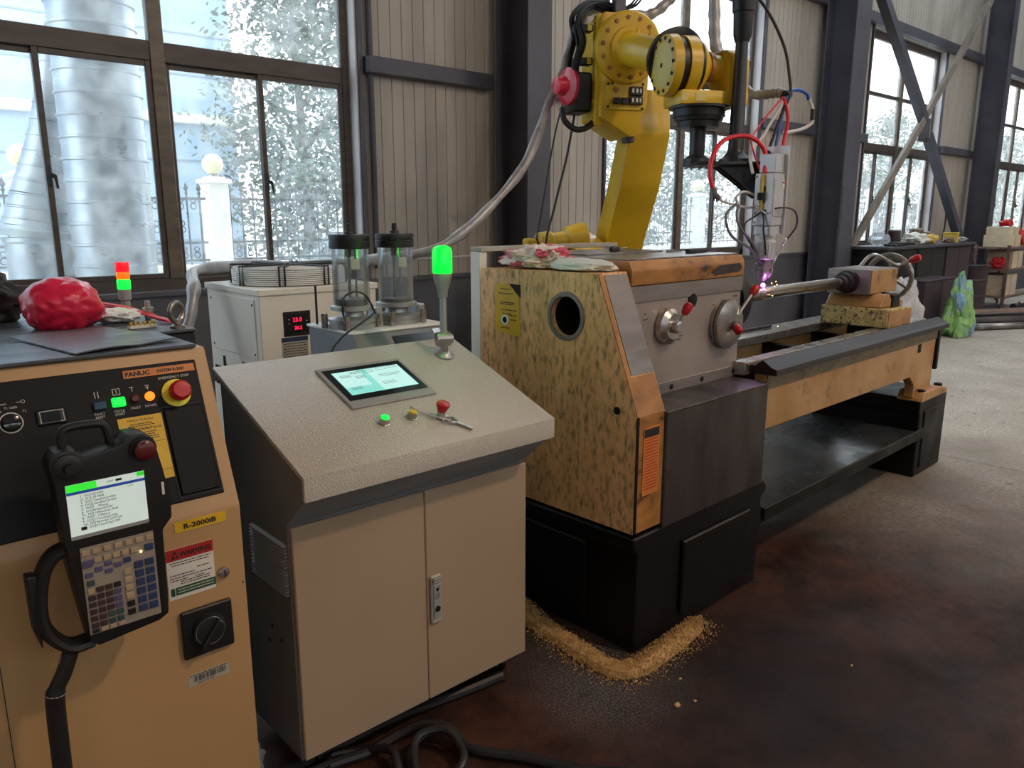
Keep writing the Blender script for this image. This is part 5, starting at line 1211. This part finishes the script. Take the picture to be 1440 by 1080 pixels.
# cable pack on the elbow
b = nb(); box(b, (-.30, -.56, 2.20), (-.19, -.36, 2.42), .01); mt = rp('motor_box', b, 'black')
b = nb(); rev(b, (-.30, -.50, 2.345), (-1, -.25, 0), [(0, .07), (.01, .105), (.03, .105), (.045, .07), (.05, .055), (.10, .05), (.11, .035)], 32); rp('motor_cover', b, 'crimson', mt)
b = nb(); tube(b, [(-.36, -.52, 2.22), (-.35, -.54, 2.15), (-.29, -.56, 2.10), (-.22, -.56, 2.11), (-.17, -.55, 2.15)], .018, 8); rp('motor_lead', b, 'cable', mt)
for z in (2.66, 2.48):
    b = nb(); box(b, (-.30, -.56, z - .02), (-.19, -.50, z + .02), .004); rp('cable_clamp', b, 'black', hs)
    b = nb(); box(b, (-.225, -.566, z - .016), (-.200, -.561, z + .016), .001); rp('clamp_tag', b, 'yellow_plastic', hs)
rnd = random.Random(11)
for k in range(9):
    b = nb(); o_ = V((rnd.uniform(-.03, .03), rnd.uniform(-.05, .05), rnd.uniform(-.03, .03)))
    tube(b, [V((-.25, -.50, 2.30)) + o_ * .6, V((-.285, -.52, 2.44)) + o_, V((-.25, -.53, 2.58)) + o_ * 1.2, V((-.27, -.52, 2.70)) + o_, V((-.17, -.45, 2.80)) + o_, V((-.05, -.40, 2.82 + rnd.uniform(-.03, .03))) + o_, V((.05, -.38, 2.77))], rnd.uniform(.006, .012), 7); rp('harness_cable', b, 'cable', hs)
b = nb(); box(b, (-.035, -.50, 2.735), (.035, -.44, 3.20), .006); box(b, (-.10, -.56, 2.735), (.10, -.40, 2.752), .003); rp('cable_post', b, 'steel_dark', hs)
for k in range(3):
    b = nb(); tube(b, [(.0, -.42, 2.80), (.10 + k * .02, -.40, 2.84), (.17 + k * .03, -.38, 2.93 + k * .02), (.22 + k * .04, -.36, 3.06)], .007, 6); rp('harness_cable', b, 'cable', hs)

# hoses from the robot
b = nb(); tube(b, [(1.20, 3.56, .02), (1.205, 3.551, .50), (1.217, 3.551, 0.985), (1.266, 3.557, 1.158), (1.315, 3.62, 1.279), (1.40, 3.80, 1.345), (1.70, 3.95, 1.349), (2.136, 3.880, 1.344), (2.472, 3.501, 1.400), (2.673, 3.412, 1.482), (2.909, 3.386, 1.655), (3.198, 3.405, 1.907), (3.447, 3.484, 2.242), (3.612, 3.529, 2.435), (3.700, 3.56, 2.60), (3.760, 3.52, 2.77), (3.80, 3.46, 2.83), (3.90, 3.32, 2.835)], .027, 12, k=8, rfun=lambda t: 1 + .13 * math.sin(60 * t) + .10 * math.sin(143 * t))
solo('silver_hose', b, M['hose_silver'], 'long silver wrapped hose sweeping from the chiller up to the robot arm', 'hose')
b = nb(); tube(b, [(3.86, 3.35, 2.81), (3.978, 3.232, 2.788), (4.044, 3.177, 2.805), (4.111, 3.135, 2.868), (4.16, 3.11, 2.96), (4.25, 3.10, 3.4)], .030, 12, k=6, rfun=lambda t: 1 + .12 * math.sin(40 * t)); solo('silver_hose', b, M['hose_silver'], 'short silver wrapped hose leaving the top of the robot arm upward', 'hose')
b = nb(); tube(b, [(3.74, 3.57, 2.46), (3.64, 3.60, 2.139), (3.543, 3.62, 1.662), (3.50, 3.65, 1.30), (3.48, 3.66, .6)], .006, 6); solo('hanging_cable', b, M['cable'], 'thin black cable hanging straight down beside the red motor cover, the outer of two', 'cable')
b = nb(); tube(b, [(3.606, 3.412, 2.2), (3.565, 3.432, 1.958), (3.503, 3.470, 1.660), (3.453, 3.510, 1.35), (3.43, 3.53, .6)], .008, 6); solo('hanging_cable', b, M['cable'], 'thicker black cable hanging from below the red motor cover', 'cable')
b = nb(); tube(b, [(3.87, 2.64, 3.6), (3.866, 2.641, 2.95), (3.855, 2.62, 2.70), (3.85, 2.60, 2.52), (3.87, 2.57, 2.44)], .032, 12, rfun=lambda t: 1 + .1 * math.sin(50 * t)); solo('silver_hose', b, M['hose_silver'], 'silver wrapped hose hanging straight down behind the robot wrist', 'hose')

# ------------------------------------------------------------------ laser head and its hanger
lh = thing('laser_head_hanger', 'black pole and gusset plate bracket carrying the laser head', 'bracket', (3.52, 2.19, 1.85))
b = nb(); rev(b, (3.51, 2.22, 1.862), (0, 0, 1), [(0, .080), (.014, .080), (.018, .070), (.045, .044), (.060, .038), (.50, .030), (.60, .030)], 32); ob('pole', b, M['steel_pole'], lh)
b = nb(); rev(b, (3.51, 2.22, 2.42), (0, 0, 1), [(0, .034), (.03, .043), (.13, .048), (.135, .053), (.19, .056), (.195, .075), (.215, .078), (.225, .090), (.24, .090), (.25, .05), (1.6, .045)], 32); ob('pole_cup', b, M['black'], lh)
q = MX.Translation((3.415, 2.305, 1.842)) @ MX.Rotation(math.atan2(-.19, .21), 4, 'Z')
b = nb(); prism(b, [(-.085, -.07), (-.03, -.10), (.30, -.10), (.34, -.06), (.34, .06), (.30, .10), (-.03, .10), (-.085, .07)], 'z', -.016, .000, .002); b.transform(MX.Translation((0, 0, .018))); ob('bracket_plate', b, M['steel_pole'], lh, mx=q)
for dy in (-.06, .0, .06):
    b = nb(); prism(b, [(.03, 0.0), (.345, 0.0), (.345, -.03), (.27, -.155), (.24, -.155)], 'y', dy - .005, dy + .005, .001); ob('gusset', b, M['steel_pole'], lh, mx=q)
for i in range(6):
    a = i * 60; b = nb(); rev(b, (3.51 + .064 * math.cos(R(a)), 2.22 + .064 * math.sin(R(a)), 1.876), (0, 0, 1), [(0, .007), (.008, .007)], 6); ob('bolt', b, M['steel'], lh)

hd = thing('cladding_laser', 'silver laser cladding head pointing down at the turning shaft', 'laser head', (3.505, 2.018, 1.27))
HX, HY = 3.505, 2.018
def hp_(name, b, m, par=None): return ob(name, b, M[m] if isinstance(m, str) else m, par or hd)
bp_ = hp_('back_plate', box(nb(), (HX + .052, HY - .06, 1.515), (HX + .062, HY + .075, 1.93), .002), 'head')
main = hp_('optics_housing', box(nb(), (HX - .052, HY - .048, 1.555), (HX + .050, HY + .050, 1.800), .004), 'head')
hp_('side_cover', box(nb(), (HX - .045, HY - .052, 1.60), (HX + .045, HY - .048, 1.775), .001), 'head', main)
hp_('warning_label', box(nb(), (HX + .020, HY - .0545, 1.735), (HX + .043, HY - .0522, 1.765)), 'label_white', main)
hp_('label_print', box(nb(), (HX + .023, HY - .0551, 1.752), (HX + .040, HY - .0546, 1.761)), 'label_red', main)
hp_('mirror_block', box(nb(), (HX - .030, HY - .040, 1.802), (HX + .050, HY + .045, 1.890), .004), 'head')
hp_('black_switch', box(nb(), (HX - .056, HY - .010, 1.660), (HX - .052, HY + .020, 1.740), .001), 'black', main)
b = nb(); rev(b, (HX - .062, HY + .005, 1.625), (0, 0, 1), [(0, .008), (.15, .009), (.17, .007)], 14); hp_('brass_fitting', b, 'gold', main)
b = nb(); rev(b, (HX - .066, HY + .005, 1.675), (0, 0, 1), [(0, .017), (.035, .017)], 6); hp_('black_nut', b, 'black', main)
for y, z in ((HY - .04, 1.57), (HY + .042, 1.57), (HY - .04, 1.615), (HY + .042, 1.615), (HY + .042, 1.785)):
    b = nb(); rev(b, (HX - .052, y, z), (-1, 0, 0), [(0, .006), (.005, .006)], 6); hp_('bolt', b, 'steel', main)
b = nb(); cyl(b, (HX - .058, HY + .03, 1.645), (HX - .058, HY - .03, 1.610), .0055, n=10); hp_('drain_plug', b, 'chrome', main)
hp_('lens_drawer', box(nb(), (HX - .045, HY - .044, 1.512), (HX + .046, HY + .046, 1.553), .003), 'head')
b = nb(); rev(b, (HX, HY, 1.515), (0, 0, -1), [(0, .046), (.012, .046), (.013, .040), (.030, .040), (.031, .046), (.036, .047), (.118, .047), (.122, .042)], 36); nz_ = hp_('focus_barrel', b, 'head')
for k in range(18):
    a = 2 * math.pi * k / 18; b = nb(); box(b, (-.0035, .046, 0), (.0035, .0495, .075), mx=MX.Translation((HX, HY, 1.400)) @ MX.Rotation(a, 4, 'Z')); hp_('barrel_rib', b, 'head', nz_)
b = nb(); rev(b, (HX, HY, 1.395), (0, 0, -1), [(0, .030), (.006, .031), (.060, .029), (.062, .034), (.072, .034), (.074, .024), (.095, .017), (.106, .008)], 28); tp_ = hp_('nozzle', b, 'steel')
for k in range(4):
    a = k * math.pi / 2 + .5; c, s = math.cos(a), math.sin(a); b = nb(); tube(b, [(HX + c * .036, HY + s * .036, 1.375), (HX + c * .036, HY + s * .036, 1.335), (HX + c * .024, HY + s * .024, 1.305)], .0055, 8, k=3); hp_('powder_tube', b, 'chrome', tp_)
b = nb(); bmesh.ops.create_icosphere(b, subdivisions=3, radius=.011, matrix=MX.Translation((HX, HY, 1.266))); solo('laser_spot', b, E_ARC, 'glowing violet melt spot where the nozzle meets the shaft', 'glow')
pl = bpy.data.lights.new('laser_glow', 'POINT'); pl.energy = 0.4; pl.color = (.85, .22, 1.0); pl.shadow_soft_size = .012
po = bpy.data.objects.new('laser_glow', pl); COL.objects.link(po); po.location = (HX - .03, HY - .045, 1.285)
rnd = random.Random(4)
for k, (dx, dz) in enumerate(((.05, -.005), (.072, .002), (.035, -.05), (.02, .012), (.06, .018), (.11, -.21))):
    b = nb(); bmesh.ops.create_icosphere(b, subdivisions=1, radius=.0025, matrix=MX.Translation((HX + dx, HY - .035, 1.265 + dz))); solo('spark', b, E_SPARK, 'tiny glowing spark thrown off the clad shaft', 'spark', 'sparks at the shaft')

def cable(name, pts, r, m, label, group=None, k=6, cat='hose'):
    b = nb(); tube(b, pts, r, 9, k=k); return solo(name, b, M[m], label, cat, group)
cable('air_hose', [(3.470, 2.03, 1.80), (3.500, 2.051, 1.897), (3.455, 2.082, 1.958), (3.402, 2.135, 1.975), (3.320, 2.174, 1.946), (3.248, 2.176, 1.875), (3.226, 2.172, 1.793), (3.239, 2.153, 1.718)], .0105, 'red_hose', 'thick red hose bent in a wide loop in front of the black pole')
t = thing('hose_coupling', 'dark coupling at the lower end of the looped red hose', 'coupling', (3.245, 2.15, 1.70))
b = nb(); tube(b, [(3.237, 2.155, 1.73), (3.246, 2.150, 1.700), (3.268, 2.142, 1.683)], .0135, 10, k=3); ob('coupling_body', b, M['grey_hose'], t)
cable('water_hose', [(3.262, 2.144, 1.687), (3.285, 2.138, 1.671), (3.337, 2.130, 1.660), (3.388, 2.123, 1.652), (3.44, 2.08, 1.64), (3.462, 2.05, 1.66)], .006, 'white_hose', 'pale hose from the red loop coupling to the laser head')
cable('water_hose', [(3.39, 2.123, 1.66), (3.304, 2.118, 1.613), (3.296, 2.108, 1.554), (3.330, 2.088, 1.497), (3.418, 2.049, 1.445), (3.480, 2.010, 1.36)], .0065, 'grey_hose', 'grey hose drooping widest left of the laser nozzle')
cable('water_hose', [(3.40, 2.118, 1.654), (3.355, 2.095, 1.597), (3.362, 2.072, 1.540), (3.433, 2.040, 1.462), (3.475, 2.030, 1.36)], .0065, 'grey_hose', 'grey hose just inside the widest drooping one at the nozzle')
cable('white_hose', [(3.46, 2.07, 1.70), (3.41, 2.10, 1.715), (3.38, 2.12, 1.69), (3.395, 2.12, 1.66)], .0065, 'white_hose', 'short white hose curving left from the laser head')
cable('power_cable', [(3.60, 2.23, 2.66), (3.709, 2.231, 2.615), (3.749, 2.189, 2.529), (3.798, 2.153, 2.414), (3.796, 2.120, 2.292), (3.785, 2.102, 2.198), (3.707, 2.095, 2.097), (3.630, 2.085, 1.990), (3.565, 2.07, 1.91), (3.54, 2.04, 1.885)], .008, 'cable', 'black cable arching down from the pole top to the laser head', cat='cable')
cable('air_hose', [(3.785, 2.11, 2.20), (3.748, 2.104, 2.150), (3.712, 2.101, 2.064), (3.672, 2.093, 1.959), (3.626, 2.080, 1.88), (3.60, 2.06, 1.84)], .0085, 'blue_hose', 'blue air hose running down to the laser head')
cable('air_hose', [(3.785, 2.115, 2.195), (3.82, 2.112, 2.218), (3.863, 2.092, 2.222), (3.905, 2.075, 2.205), (3.920, 2.073, 2.180)], .009, 'blue_hose', 'short blue hose arching right above the laser head')
cable('air_hose', [(3.920, 2.073, 2.185), (3.947, 2.059, 2.130), (3.935, 2.052, 2.070), (3.872, 2.069, 2.035), (3.797, 2.105, 2.015), (3.73, 2.10, 2.01)], .0085, 'white_hose', 'white hose looping round to the right of the red one')
t = thing('hose_coupling', 'dark coupling on the white hose at the far right of the bundle', 'coupling', (3.94, 2.055, 2.09))
b = nb(); tube(b, [(3.944, 2.058, 2.135), (3.944, 2.056, 2.11), (3.938, 2.053, 2.08)], .0125, 10, k=3); ob('coupling_body', b, M['cable'], t)
cable('air_hose', [(3.755, 2.115, 2.175), (3.731, 2.080, 2.105), (3.723, 2.070, 2.046), (3.68, 2.06, 1.96), (3.62, 2.03, 1.875)], .0085, 'red_hose', 'straight red hose dropping beside the blue one')
cable('air_hose', [(3.77, 2.125, 2.19), (3.665, 2.138, 2.103), (3.577, 2.150, 2.018), (3.50, 2.13, 1.95), (3.475, 2.06, 1.82)], .0045, 'red_hose', 'thin red hose slanting left towards the black pole')
cable('air_hose', [(3.765, 2.12, 2.18), (3.727, 2.117, 2.133), (3.656, 2.128, 2.044), (3.60, 2.13, 1.98), (3.49, 2.125, 1.90), (3.45, 2.08, 1.80)], .0075, 'white_hose', 'white hose slanting left below the thin red one')
b = nb(); tube(b, [(3.60, 2.50, 2.27), (3.70, 2.45, 2.265), (3.819, 2.392, 2.258), (3.82, 2.321, 2.221), (3.816, 2.242, 2.215), (3.813, 2.176, 2.215), (3.784, 2.127, 2.195)], .024, 12, rfun=lambda t: 1 + .12 * math.sin(70 * t)); solo('silver_hose', b, M['hose_silver'], 'silver wrapped hose arriving from behind the black pole at the hose bundle', 'hose')
t = thing('cable_tie_bundle', 'dark taped knot where the coloured hoses meet above the laser head', 'bundle', (3.785, 2.115, 2.17))
b = nb(); crumple(b, (3.785, 2.118, 2.195), (.028, .024, .022), 3, .3, 2, 21); ob('tape', b, M['cable'], t)
cable('sensor_lead', [(3.445, 2.02, 1.62), (3.437, 2.045, 1.600), (3.400, 2.075, 1.565), (3.404, 2.070, 1.51), (3.445, 2.050, 1.45), (3.462, 2.040, 1.415)], .0042, 'cable', 'thin black lead bowed left of the focus barrel', cat='cable')
cable('sensor_lead', [(3.447, 2.015, 1.62), (3.440, 2.000, 1.58), (3.435, 1.995, 1.53), (3.450, 1.99, 1.47), (3.462, 1.99, 1.415)], .0042, 'cable', 'thin black lead hanging in front of the focus barrel', cat='cable')
cable('sensor_lead', [(3.448, 2.01, 1.625), (3.50, 1.945, 1.640), (3.587, 1.933, 1.630), (3.629, 1.932, 1.595), (3.635, 1.938, 1.545), (3.608, 1.970, 1.484)], .0042, 'cable', 'thin black lead bowed right of the focus barrel', cat='cable')
t = thing('sensor_probe', 'slim silver probe slanting in to the nozzle from the right', 'probe', (3.56, 1.99, 1.38))
b = nb(); rev(b, (3.612, 1.968, 1.492), V((3.535, 2.005, 1.345)) - V((3.612, 1.968, 1.492)), [(0, .006), (.005, .010), (.035, .010), (.04, .005), (.15, .005), (.165, .009)], 12); ob('probe_body', b, M['chrome'], t)

# ------------------------------------------------------------------ cables on the floor
def floor_cable(pts, r, label, name='floor_cable'):
    b = nb(); tube(b, [(x, y, r + h) for x, y, h in pts], r, 9, k=7); return solo(name, b, M['cable'], label, 'cable')
floor_cable([(1.60, 1.20, 0), (1.481, 1.324, 0), (1.395, 1.475, 0), (1.317, 1.580, 0), (1.295, 1.639, 0), (1.290, 1.721, .02), (1.242, 1.787, .02), (1.171, 1.820, .0), (1.064, 1.814, 0), (.95, 1.84, 0), (.80, 1.86, 0)], .016, 'thick black cable running out furthest right from under the console')
floor_cable([(1.15, 1.40, 0), (1.221, 1.547, 0), (1.264, 1.611, .0), (1.275, 1.70, .034), (1.211, 1.745, .02), (1.142, 1.722, 0), (1.112, 1.637, .0), (1.14, 1.56, 0), (1.21, 1.55, .034), (1.255, 1.61, .034), (1.25, 1.68, .06), (1.18, 1.72, .05), (1.12, 1.66, .034), (1.05, 1.5, 0)], .013, 'black cable coiled in two turns on the floor before the console')
floor_cable([(.80, 1.70, 0), (.922, 1.818, 0), (.968, 1.878, 0), (1.043, 1.840, .0), (1.094, 1.749, .03), (1.067, 1.667, .03), (1.02, 1.58, 0), (.98, 1.40, 0)], .014, 'black cable looped nearest the left door of the console')
b = nb(); tube(b, [(1.62, 1.84, .018), (1.45, 1.86, .018), (1.20, 1.90, .018), (.95, 1.90, .018), (.74, 1.90, .018)], .018, 9); solo('floor_cable', b, M['cable'], 'black cable lying straight underneath the console', 'cable')
t = thing('red_bag', 'scrap of white bag with red print on the floor behind the controller', 'bag', (.755, 1.98, 0))
b = nb(); crumple(b, (.755, 2.0, .045), (.05, .06, .055), 4, .3, 2, 31, .75); ob('bag_body', b, M['sack'], t)
b = nb(); crumple(b, (.752, 1.995, .098), (.03, .03, .018), 3, .3, 2, 32); ob('bag_print', b, M['red'], t)

# ------------------------------------------------------------------ far right: bench, boxes, bars, rack
bn = thing('work_bench', 'long dark steel work bench below the braced window', 'bench', (12.2, 4.6, 0))
b = nb(); box(b, (10.65, 4.33, 1.16), (13.95, 4.87, 1.20), .004); ob('bench_top', b, M['steel_dark'], bn)
for i, x in enumerate((10.68, 11.77, 12.86)):
    b = nb(); box(b, (x, 4.40, .10), (x + 1.05, 4.85, 1.16), .004); u = ob('cupboard', b, M['black'], bn)
    for j in range(2):
        b = nb(); box(b, (x + .02 + j * .51, 4.388, .13), (x + .52 + j * .51, 4.40, 1.13), .003); ob('door', b, M['maroon'] if i == 2 else M['black'], u)
for x in (10.7, 13.85):
    b = nb(); box(b, (x, 4.45, 0), (x + .08, 4.85, .10)); ob('foot', b, M['black'], bn)
def bench_lump(name, x, y, z, s, m, label, cat, seed, amp=.3):
    b = nb(); crumple(b, (x, y, z + s[2] * .80), s, 4, amp, 2, seed, .72); return solo(name, b, M[m], label, cat)
bench_lump('plastic_bag', 10.98, 4.62, 1.2, (.16, .12, .10), 'film', 'clear plastic bag at the left end of the work bench', 'bag', 41)
for i, (x, w, h) in enumerate(((11.15, .25, .03), (11.35, .28, .05), (11.65, .24, .035))):
    b = nb(); box(b, (x - w, 4.36 + i * .03, 1.2005 + i * .0), (x + w * .3, 4.52 + i * .02, 1.2 + h), .006); solo('flat_plate', b, M['black'], ('thin black plate lying leftmost on the bench', 'thicker black plate in the middle of three on the bench', 'black plate nearest the white cloth on the bench')[i], 'plate')
bench_lump('white_cloth', 12.05, 4.55, 1.2, (.28, .16, .09), 'white_bag', 'pale bunched cloth in the middle of the work bench', 'cloth', 43)
bench_lump('yellow_cloth', 12.42, 4.50, 1.2, (.14, .12, .08), 'gold', 'yellowish bundle beside the pale cloth on the bench', 'cloth', 44)
for i, (x, r, h, m, l) in enumerate(((11.75, .09, .19, 'maroon', 'round dark tin standing at the back of the bench'), (12.55, .10, .20, 'brownbar', 'wide brown tin behind the yellowish bundle'), (12.85, .08, .15, 'maroon', 'small dark tin next to the wide brown tin'))):
    t = thing('tin', l, 'tin', (x, 4.74, 1.2)); b = nb(); rev(b, (x, 4.74, 1.2), (0, 0, 1), [(0, r), (h, r)], 24); ob('can', b, M[m], t)
    b = nb(); rev(b, (x, 4.74, 1.2 + h), (0, 0, 1), [(0, r * 1.05), (.02, r * 1.05), (.022, r * .8)], 24); ob('lid', b, M['label_grey'], t)
t = thing('gold_box', 'gold coloured carton near the right end of the bench', 'box', (13.3, 4.5, 1.2), R(15))
b = nb(); box(b, (-.17, -.10, 0), (.17, .10, .14), .006); box(b, (-.175, -.105, .141), (.175, .105, .155), .004); ob('carton', b, M['gold'], t, local=True)
bench_lump('pipe_fitting', 13.72, 4.48, 1.2, (.16, .06, .045), 'cast', 'grey metal fitting at the right tip of the bench', 'fitting', 46, .5)
bench_lump('rag', 12.95, 4.42, 1.2, (.10, .08, .05), 'brownbar', 'brown rag in front of the tins on the bench', 'rag', 47)
t = thing('tool_handle', 'long dark tool with a pale grip lying across the boxes below the bench', 'tool', (12.3, 4.2, .95))
for i, x in enumerate((11.28, 11.86)):
    t = thing('maroon_bin', ('dark maroon metal bin left of its twin behind the lathe tailstock', 'dark maroon metal bin touching the green bag')[i], 'bin', (x, 4.12, 0))
    b = nb(); box(b, (x - .28, 3.96, 0), (x + .28, 4.30, .735), .01); ob('bin_body', b, M['maroon'], t)
    b = nb(); box(b, (x - .285, 3.955, .736), (x + .285, 4.305, .76), .006); ob('bin_lid', b, M['maroon'], t)
bpy.data.objects.remove(bpy.data.objects['tool_handle'])
b = nb(); crumple(b, (10.60, 4.08, .38), (.28, .22, .42), 5, .22, 1.6, 51, .88); solo('sack', b, M['sack'], 'white woven sack standing behind the tailstock', 'sack')
b = nb(); crumple(b, (11.56, 3.70, .34), (.28, .17, .46), 5, .26, 1.7, 52, .72, tip=lambda p: V((p.x * (1 - .25 * p.z), p.y * (1 - .3 * p.z), p.z))); solo('green_bag', b, M['green_bag'], 'printed green plastic bag standing at the end of the bed', 'bag')
BARS = []
for k, (x, y, L_, r_, z_, m, l) in enumerate(((12.75, 3.45, 1.35, .050, 0, 'shinybar', 'shiny steel bar lying nearest the lathe end'), (13.25, 3.55, 1.7, .065, 0, 'darkbar', 'thick dark bar just behind the shiny one'),
        (13.75, 3.62, 1.9, .060, 0, 'darkbar', 'dark bar in front of the fat rusty one'), (14.30, 3.70, 2.0, .085, 0, 'brownbar', 'fat rusty brown bar on the floor'),
        (14.85, 3.60, 2.2, .070, 0, 'darkbar', 'dark bar behind the fat rusty one'), (15.40, 3.55, 2.0, .060, 0, 'brownbar', 'slimmer brown bar fifth behind the shiny one'),
        (15.95, 3.52, 2.0, .080, 0, 'darkbar', 'thickest dark bar near the back of the pile'), (16.55, 3.50, 2.0, .075, 0, 'darkbar', 'dark bar at the very back of the pile'),
        (13.50, 3.585, 1.6, .026, .125, 'darkbar', 'thin dark bar resting on two thick ones'), (15.65, 3.535, 1.5, .030, .150, 'shinybar', 'thin bright bar lying on top of the pile'))):
    u = V((.87, -.49, 0)); c_ = V((x, y, r_ + z_)); BARS.append((tuple(c_ - u * L_ / 2), tuple(c_ + u * L_ / 2), r_, m, l))
for a, c, r, m, l in BARS:
    t = thing('steel_bar', l, 'bar', ((a[0] + c[0]) / 2, (a[1] + c[1]) / 2, 0), 0, 'steel bars on the floor')
    d = V(c) - V(a); b = nb(); rev(b, a, d, [(0, r * .9), (.012, r), (d.length - .012, r), (d.length, r * .9)], 24); o = ob('bar_body', b, M[m], t)
    if r > .045:
        b = nb(); rev(b, V(a) + d * .72, d, [(0, r * 1.0), (.001, r * 1.09), (.12, r * 1.09), (.121, r)], 24); ob('band', b, M['shinybar'], t)
for i, (x, y, r, h) in enumerate(((14.75, 4.62, .26, .80), (15.32, 4.98, .22, .74))):
    t = thing('oil_drum', ('dark maroon drum standing past the right end of the bench', 'black drum tucked behind the maroon one by the wall')[i], 'drum', (x, y, 0))
    b = nb(); rev(b, (x, y, 0), (0, 0, 1), [(0, r), (.02, r + .01), (.04, r), (h * .33, r), (h * .35, r + .012), (h * .37, r), (h * .66, r), (h * .68, r + .012), (h * .70, r), (h - .03, r), (h - .01, r + .01), (h, r), (h, r - .03), (h - .03, r - .035)], 32); ob('drum_body', b, M['maroon'] if i == 0 else M['black'], t)
rk = thing('tool_trolley', 'steel trolley stacked with cream cartons at the right edge', 'trolley', (15.85, 4.45, 0))
for x in (15.15, 16.55):
    for y in (4.2, 4.7):
        b = nb(); box(b, (x - .025, y - .025, .06), (x + .025, y + .025, 1.12), .003); ob('post', b, M['brownbar'], rk)
for z in (.22, .68, 1.05):
    b = nb(); box(b, (15.11, 4.16, z), (16.59, 4.74, z + .03), .003); ob('shelf', b, M['brownbar'], rk)
for x in (15.15, 16.55):
    for y in (4.23, 4.67):
        b = nb(); rev(b, (x, y - .015, .04), (0, 1, 0), [(0, .03), (.003, .04), (.027, .04), (.03, .03)], 16); ob('caster', b, M['rubber'], rk)
def carton(x, y, z, w, d, h, label, m='cream_box'):
    t = thing('carton', label, 'carton', (x, y, z)); b = nb(); box(b, (x - w, y - d, z), (x + w, y + d, z + h), .006); ob('carton_body', b, M[m], t)
    b = nb(); box(b, (x - .03, y - d - .002, z), (x + .03, y + d + .002, z + h + .002)); ob('tape', b, M['label_grey'], t)
carton(15.55, 4.42, .251, .33, .2, .36, 'large cream carton on the bottom shelf of the trolley'); carton(15.78, 4.42, .711, .28, .2, .30, 'cream carton on the middle shelf of the trolley')
carton(15.60, 4.45, 1.081, .32, .2, .20, 'lower cream carton on top of the trolley'); carton(15.56, 4.45, 1.283, .26, .18, .14, 'upper cream carton on top of the trolley')
for i, (x, y, z, s, l) in enumerate(((15.33, 4.38, .711, (.14, .12, .11), 'red tool lump on the middle shelf of the trolley'), (16.22, 4.40, 1.081, (.18, .14, .16), 'red machine part on the right of the trolley top'), (15.60, 4.42, 1.424, (.22, .10, .07), 'red wrap on the highest carton of the trolley'))):
    b = nb(); crumple(b, (x, y, z + s[2] * .80), s, 4, .3, 2.2, 60 + i, .72); solo('red_part', b, M['red'], l, 'part')
for i in range(5):
    b = nb(); tube(b, [(14.86 - i * .03, 4.60 + .02 * i, .74), (14.62 - i * .05, 4.62 + .05 * i, 1.03 + .03 * i)], .012, 6, raw=True); solo('steel_rod', b, M['shinybar'], 'thin steel rod leaning out of the dark drum', 'rod', 'rods in the drum')
b = nb(); tube(b, [(14.70, 5.12, 1.13), (14.72, 5.10, 1.50), (14.66, 5.10, 1.78), (14.70, 5.10, 1.85), (14.60, 5.08, 1.98)], .012, 6); box(b, (14.54, 5.05, 1.97), (14.68, 5.11, 2.04), .01); solo('work_lamp', b, M['black'], 'small dark lamp on a bent stem by the last column', 'lamp')
b = nb(); tube(b, [(2.70, 4.9, 1.16), (2.85, 5.20, 1.187), (3.027, 5.22, 1.237), (3.40, 5.25, 1.26), (3.80, 5.25, 1.262), (4.4, 5.2, 1.27)], .006, 6); solo('wall_wire', b, M['white_hose'], 'pale wire slung along the wall above the ledge', 'wire')

# high bay lamps under the roof, all but the first added as fill
for p_, w_ in HIGH_BAYS:
    t = thing('high_bay_lamp', 'bell shaped high bay lamp hung from the roof', 'lamp', (p_[0], p_[1], p_[2]), 0, 'high bay lamps')
    b = nb(); rev(b, p_, (0, 0, 1), [(-.25, .27), (-.10, .20), (.02, .10), (.06, .09), (.06, .08), (0, .09), (-.11, .18), (-.25, .26)], 32, closed=True); ob('shade', b, M['cast'], t)
    b = nb(); rev(b, (p_[0], p_[1], p_[2] + .06), (0, 0, 1), [(0, .08), (.18, .08), (.19, .02)], 24); ob('ballast', b, M['black'], t)
    b = nb(); rev(b, (p_[0], p_[1], p_[2] - .10), (0, 0, -1), [(0, .16), (.02, .17), (.04, .16)], 24); ob('lamp_lens', b, E_LAMP, t)
    b = nb(); cyl(b, (p_[0], p_[1], p_[2] + .25), (p_[0], p_[1], 7.4), .012, n=8); ob('hanger_rod', b, M['steel_dark'], t)
